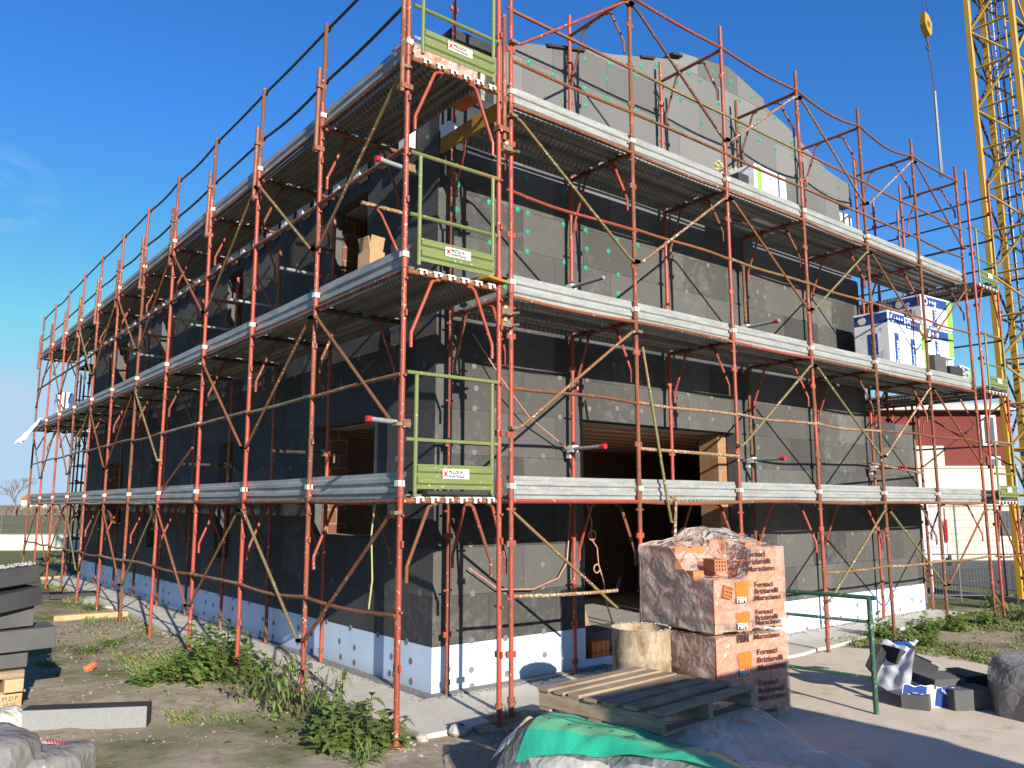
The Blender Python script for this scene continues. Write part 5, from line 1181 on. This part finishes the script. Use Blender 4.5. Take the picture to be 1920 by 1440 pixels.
for i in range(1500):
    x = r.uniform(-30, 60); y = 185-.3*x+r.uniform(-6, 6); h = r.uniform(.8, 2.2)+1.2*max(0, nz(x*.12, 0, 0))
    for k_ in range(3): a = r.uniform(-.5, .5); m.add([(x+a, y, 0), (x+a+.35, y+.1, 0), (x+a*2+r.uniform(-.5, .5), y, h)], [(0, 1, 2)])
tag(m.build('scrub', 'scrub', None, False), 'brown winter scrub along the horizon', 'scrub', kind='stuff')
for i, (x, y, d, lb) in enumerate(((28, 215, 6, 'tiny pale farmhouse left of the bare trees on the horizon'), (10, 230, 5, 'tiny pale shed at the left edge of the horizon'))):
    t = thing('farmhouse', (x, y, 0), lb, 'house', 'far farm buildings'); m = MB(); m.box((x, y, 1.6), (d, 5, 3.2), frot); m.build('wall', 'creamwall', t, False)
    m = MB(); c = V((x, y, 3.2)); m.prism([c+RX*-(d/2+.3)-FX*2.8, c+RX*-(d/2+.3)+FX*2.8, c+RX*-(d/2+.3)+V((0, 0, 1.4))], RX*(d+.6)); m.build('roof', 'block', t, False)

# ------------------------------------------------------------------ site container behind the camera, whose shadow falls across the foreground
t = thing('site_container', (-.6, -7.5, 0), 'grey steel site container standing behind the photographer', 'container')
m = MB(); x0, x1, y0, y1, hc = -1.87, 1.03, -8.9, -6.45, 2.33
pr = []
n_ = 22
for i in range(n_+1): pr.append((x0+(x1-x0)*i/n_, y1-(.03 if i % 2 else 0), 0))
m.prism(pr+[(x1, y0, 0), (x0, y0, 0)], (0, 0, hc)); m.build('container_wall', 'galv', t, False)
m = MB(); m.box(((x0+x1)/2, (y0+y1)/2, hc+.03), (x1-x0+.06, y1-y0+.06, .06)); m.build('container_roof', 'galvdark', t, False)

# ------------------------------------------------------------------ plants, grass, rubble
def leaf(m, p, d, L, W, droop, r):
    p, d = V(p), V(d).normalized(); s = d.cross(V((0, 0, 1))); s = s.normalized() if s.length > .01 else V((1, 0, 0)); o = len(m.v); ps = []
    for k_, (t_, w_) in enumerate(((0, .12), (.3, .85), (.62, 1.), (.86, .55), (1, .04))):
        c = p+d*L*t_-V((0, 0, droop*L*t_*t_)); up_ = V((0, 0, .12*W*(1 if k_ in (1, 2) else 0)))
        m.v += [tuple(c-s*W*w_*.5+up_), tuple(c), tuple(c+s*W*w_*.5+up_)]
    for k_ in range(4):
        a = o+k_*3; m.f += [(a, a+1, a+4, a+3), (a+1, a+2, a+5, a+4)]
def plant(name, p, kind, size, seed, label, group='weeds round the house', mat=None):
    r = random.Random(seed); t = thing(name, p, label, 'weed', group); p = V(p); lm = MB(); st = MB(); m2 = MB()
    if kind == 'broad':
        for i in range(int(16*size*2)+6):
            a = r.random()*6.28; d = r.random()**.6*size*.55; b = p+V((math.cos(a)*d, math.sin(a)*d, 0)); h = size*r.uniform(.25, .85)*(1-.45*d/size); e = b+V((r.uniform(-.08, .08), r.uniform(-.08, .08), h))
            st.path([b, e], .004, 4)
            for k_ in range(9):
                q = b.lerp(e, .15+.85*k_/8); an = r.random()*6.28; leaf(lm if r.random() < .75 else m2, q, (math.cos(an), math.sin(an), r.uniform(.0, .9)), r.uniform(.07, .16)*(1.25 if size > .5 else 1), r.uniform(.04, .085)*(1.25 if size > .5 else 1), r.uniform(.1, .6), r)
    elif kind == 'grass':
        for i in range(int(160*size)):
            a = r.random()*6.28; d = r.random()*size*.25; an = r.random()*6.28; L = size*r.uniform(.35, .8)
            leaf(lm if r.random() < .7 else m2, p+V((math.cos(a)*d, math.sin(a)*d, 0)), (math.cos(an)*.7, math.sin(an)*.7, r.uniform(.5, 1.3)), L, r.uniform(.008, .018), r.uniform(.2, .8), r)
    else:
        for i in range(int(20*size)+5):
            a = r.random()*6.28; d = r.random()*size*.5; b = p+V((math.cos(a)*d, math.sin(a)*d, 0)); e = b+V((r.uniform(-.25, .25)*size, r.uniform(-.25, .25)*size, size*r.uniform(.35, .9))); st.path([b, b.lerp(e, .6)+V((0, 0, .05)), e], .0035, 4)
            for k_ in range(13):
                q = b.lerp(e, .1+.9*k_/12); an = r.random()*6.28; leaf(lm if r.random() < .6 else m2, q, (math.cos(an), math.sin(an), r.uniform(-.6, .5)), r.uniform(.05, .12), r.uniform(.015, .035), r.uniform(.3, 1.2), r)
    if lm.v: lm.build('leaves', mat or {'broad': 'leaf', 'grass': 'grass', 'wilt': 'wilt'}[kind], t, 'all')
    if m2.v: m2.build('leaves', {'broad': 'leaf2', 'grass': 'leaf2', 'wilt': 'leaf'}[kind], t, 'all')
    if st.v: st.build('stems', 'wilt', t)
    return t
plant('broadleaf_weed', (-1.32, 4.05, 0), 'broad', .8, 1, 'tall leafy weed growing round the second red post from the corner')
plant('broadleaf_weed', (-1.72, 3.35, 0), 'broad', .55, 2, 'low spreading weed in front of the tall one beside the path')
plant('broadleaf_weed', (-2.05, 3.5, 0), 'broad', .42, 3, 'dark low weed at the left end of the clump by the path')
plant('broadleaf_weed', (-1.3, 3.0, 0), 'broad', .45, 4, 'low leafy weed right of the clump, touching the path')
plant('wilted_weed', (-1.35, 1.75, 0), 'wilt', .62, 5, 'wilted stringy weed round the first post along the side')
plant('wilted_weed', (-1.3, 1.25, 0), 'wilt', .55, 6, 'wilted weed nearer the corner with drooping grey leaves')
plant('wilted_weed', (-1.55, 2.15, 0), 'wilt', .45, 7, 'thin wilted weed between the leafy clump and the first post')
plant('broadleaf_weed', (-1.42, .55, 0), 'broad', .45, 8, 'pale green weed just left of the corner post', mat='leaf2')
plant('broadleaf_weed', (-1.35, .05, 0), 'broad', .42, 9, 'bright weed at the foot of the corner post', mat='leaf2')
plant('broadleaf_weed', (-1.6, .2, 0), 'broad', .34, 10, 'small pale weed in front of the corner post among white rubble', mat='leaf2')
plant('grass_tuft', (-1.62, -.22, 0), 'grass', .42, 11, 'spiky grass tuft nearest the camera below the corner post')
plant('grass_tuft', (-.05, .02, 0), 'grass', .4, 12, 'grass tuft at the jack of the gable corner post in shade')
plant('grass_tuft', (-1.28, 11.0, 0), 'grass', .55, 13, 'long grass tuft at the fifth post along the path')
plant('grass_tuft', (-2.3, 6.1, 0), 'grass', .5, 14, 'green grass patch in the middle of the left ground')
plant('grass_tuft', (-1.9, 6.6, 0), 'grass', .45, 15, 'grass tuft behind the green patch, nearer the path')
plant('grass_tuft', (-2.9, 5.4, 0), 'grass', .4, 16, 'grass tuft in the shadow of the stacked boards')
for i, (x, y, k_, s, lb) in enumerate(((7.2, .15, 'broad', .42, 'leafy weed at the foot of the fourth gable post'), (7.9, -.1, 'broad', .4, 'dark weed on the right soil strip nearest the house'), (8.8, -.2, 'broad', .38, 'weed in the middle of the right soil strip'), (9.8, -.3, 'broad', .4, 'weed by the double posts at the far right'), (10.6, -.6, 'wilt', .5, 'wilted weed in front of the far right corner posts'), (11.6, -.5, 'wilt', .55, 'brownish wilted weed under the end scaffold'), (12.3, .6, 'wilt', .5, 'wilted weed beyond the end scaffold by the kerb'), (9.0, -1.3, 'grass', .4, 'grass tuft on the shaded soil at the right edge'), (6.9, -.5, 'broad', .3, 'small weed at the corner of the yard slab'))):
    plant({'broad': 'broadleaf_weed', 'wilt': 'wilted_weed', 'grass': 'grass_tuft'}[k_], (x, y, 0), k_, s, 40+i, lb)
r = random.Random(21); m = MB(); md = MB()
def inslab(x, y): return (-1.0 < x < .4 and y > 0) or (x > .3 and y < .1 and x < 6.2)
cnt = 0
while cnt < 24000:
    if r.random() < .8:
        d = r.random()**1.6*26+1.2; l = r.uniform(-1, .05)*d*.66; q = cf(l, d+3); x, y = q.x, q.y
        if x > -1.0 and y < 19: continue
    else: x, y = r.uniform(6.2, 13), r.uniform(-3.5, .5)
    if inslab(x, y): continue
    g_ = nz(x*.55, y*.55, 3)+.5*nz(x*1.7, y*1.7, 1)+(.25 if y > 10 or x > 6 else 0. if y > 2.6 else -.3)
    if g_ < r.uniform(-.15, .5): cnt += .25; continue
    cnt += 1; tgt = m if r.random() < .72 else md; a = r.random()*6.28
    for k_ in range(3):
        an = r.random()*6.28; h = r.uniform(.025, .085)*(1.1 if y > 4 else .8); w_ = r.uniform(.004, .009)*(1+y*.03 if y > 0 else 1); px, py = x+r.uniform(-.05, .05), y+r.uniform(-.05, .05)
        dx, dy = math.cos(an)*h*.8, math.sin(an)*h*.8
        tgt.add([(px-w_*math.sin(an), py+w_*math.cos(an), 0), (px+w_*math.sin(an), py-w_*math.cos(an), 0), (px+dx*.5+w_*.6*math.sin(an), py+dy*.5-w_*.6*math.cos(an), h*.75), (px+dx, py+dy, h)], [(0, 1, 2, 3)])
tag(m.build('grass', 'grass', None, False), 'short green grass patches on the site soil', 'grass', kind='stuff')
tag(md.build('dry_grass', 'dry', None, False), 'dry straw coloured grass on the site soil', 'grass', kind='stuff')
def stones(name, mat, spots, label):
    m = MB()
    for x, y, s, z0 in spots:
        c = V((x, y, z0+s*.35)); n_ = 6
        surf(m, lambda u, v: c+V((math.cos(u*6.283)*math.cos((v-.5)*3.14), math.sin(u*6.283)*math.cos((v-.5)*3.14), .7*math.sin((v-.5)*3.14)))*s*(1+.8*nz(u*3+x*7, v*3+y*5, s*50)), n_, 4)
    return tag(m.build(name, mat, None, False), label, 'rubble', kind='stuff')
sp = [(-1.2+r.gauss(0, .13), .15+r.gauss(0, .22), r.uniform(.008, .03), 0) for i in range(160)]+[(-1.0+r.gauss(0, .05), 3+r.random()*15, r.uniform(.005, .02), 0) for i in range(420)]+[(r.uniform(-3.4, -1.2), r.uniform(-.4, 9), r.uniform(.003, .008), 0) for i in range(260)]+[(r.uniform(-.6, .5), r.uniform(-.7, .3), r.uniform(.006, .02), 0) for i in range(120)]
stones('rubble', 'rubble', sp, 'white rubble and grit along the edge of the side path')
sp = [(-.27+r.gauss(0, .05), r.uniform(1.0, 18), r.uniform(.005, .013), .045) for i in range(800)]+[(r.uniform(-.3, 3.), 1.02+r.gauss(0, .05), r.uniform(.005, .013), .041) for i in range(420)]+[(r.uniform(5.2, 11), 1.1+r.gauss(0, .05), r.uniform(.006, .014), .041) for i in range(260)]
stones('gravel', 'gravel', sp, 'loose grey gravel at the foot of the blue plinth')
big = [(-1.22, .12, .09, 'large white rubble lump beside the corner post weeds'), (-1.05, .35, .075, 'white rubble lump on the edge of the path corner'), (-.98, -.02, .06, 'white rubble lump in front of the path corner'), (-.62, -.05, .085, 'pale stone in the shade beside the path corner')]
for i, (x, y, s, lb) in enumerate(big):
    m = MB(); c = V((x, y, s*.4)); surf(m, lambda u, v: c+V((math.cos(u*6.283)*math.cos((v-.5)*3.14), math.sin(u*6.283)*math.cos((v-.5)*3.14), .7*math.sin((v-.5)*3.14)))*s*(1+.5*nz(u*3+i*7, v*3, 5)), 12, 8); tag(m.build('rubble_lump', 'rubble', None, False), lb, 'rubble', 'white rubble lumps')
for i, (x, y, a) in enumerate(((-.21, -.12, -.25), (.02, .02, -.1))):
    m = MB(); m.box((x, y, .015+.02*i), (.5, .22, .03), rotz(a)); tag(m.bevel('sole_board', 'woodgrey', None, .004, 1), ('worn sole board under the corner jack of the side scaffold', 'worn sole board under the corner jack of the gable scaffold')[i], 'board', 'sole boards under the corner jacks')

M['clod'] = simple('soil_clod', (.36, .29, .2), (.22, .17, .115), 14, .95, 0, .6, 40, .1, .02)
sp = [(r.uniform(-4.2, -1.0), r.uniform(-1.2, 9), r.uniform(.004, .02)*r.random()**.7, .015) for i in range(1500)]+[(r.uniform(6.3, 12), r.uniform(-3, .3), r.uniform(.006, .02), .0) for i in range(260)]
stones('clods', 'clod', sp, 'small soil clods and crumbs on the bare ground')
m, md = MB(), MB()
for i in range(1500):
    c = r.choice(((-1.5, 3.6, .8), (-1.35, 1.5, .5), (-1.45, .4, .35), (-2.0, 6.2, .8), (-1.5, 8.5, .9), (-1.3, 5.5, .5), (8.5, -.3, 1.6), (-3., 8, 1.2))); x, y = c[0]+r.gauss(0, c[2]*.6), c[1]+r.gauss(0, c[2]*.6)
    if inslab(x, y) and not x > 6: continue
    an = r.random()*6.28; leaf(m if r.random() < .65 else md, (x, y, r.uniform(.01, .05)), (math.cos(an), math.sin(an), r.uniform(.1, .9)), r.uniform(.03, .09), r.uniform(.012, .035), r.uniform(.2, .9), r)
tag(m.build('sprigs', 'leaf2', None, 'all'), 'small green sprigs thinning out round the weed clumps', 'weeds', kind='stuff')
tag(md.build('litter', 'wilt', None, 'all'), 'withered leaf litter round the weed clumps', 'litter', kind='stuff')
m = MB()
for i in range(90):
    x, y = r.uniform(-4, -1.1), r.uniform(-.6, 8); an = r.random()*6.28; L = r.uniform(.05, .18); a = V((x, y, .03)); m.path([a, a+V((math.cos(an)*L*.5, math.sin(an)*L*.5, .012)), a+V((math.cos(an+.3)*L, math.sin(an+.3)*L, .004))], .0022, 4)
tag(m.build('straw', 'dry', None, False), 'dead straws scattered on the bare soil', 'straw', kind='stuff')
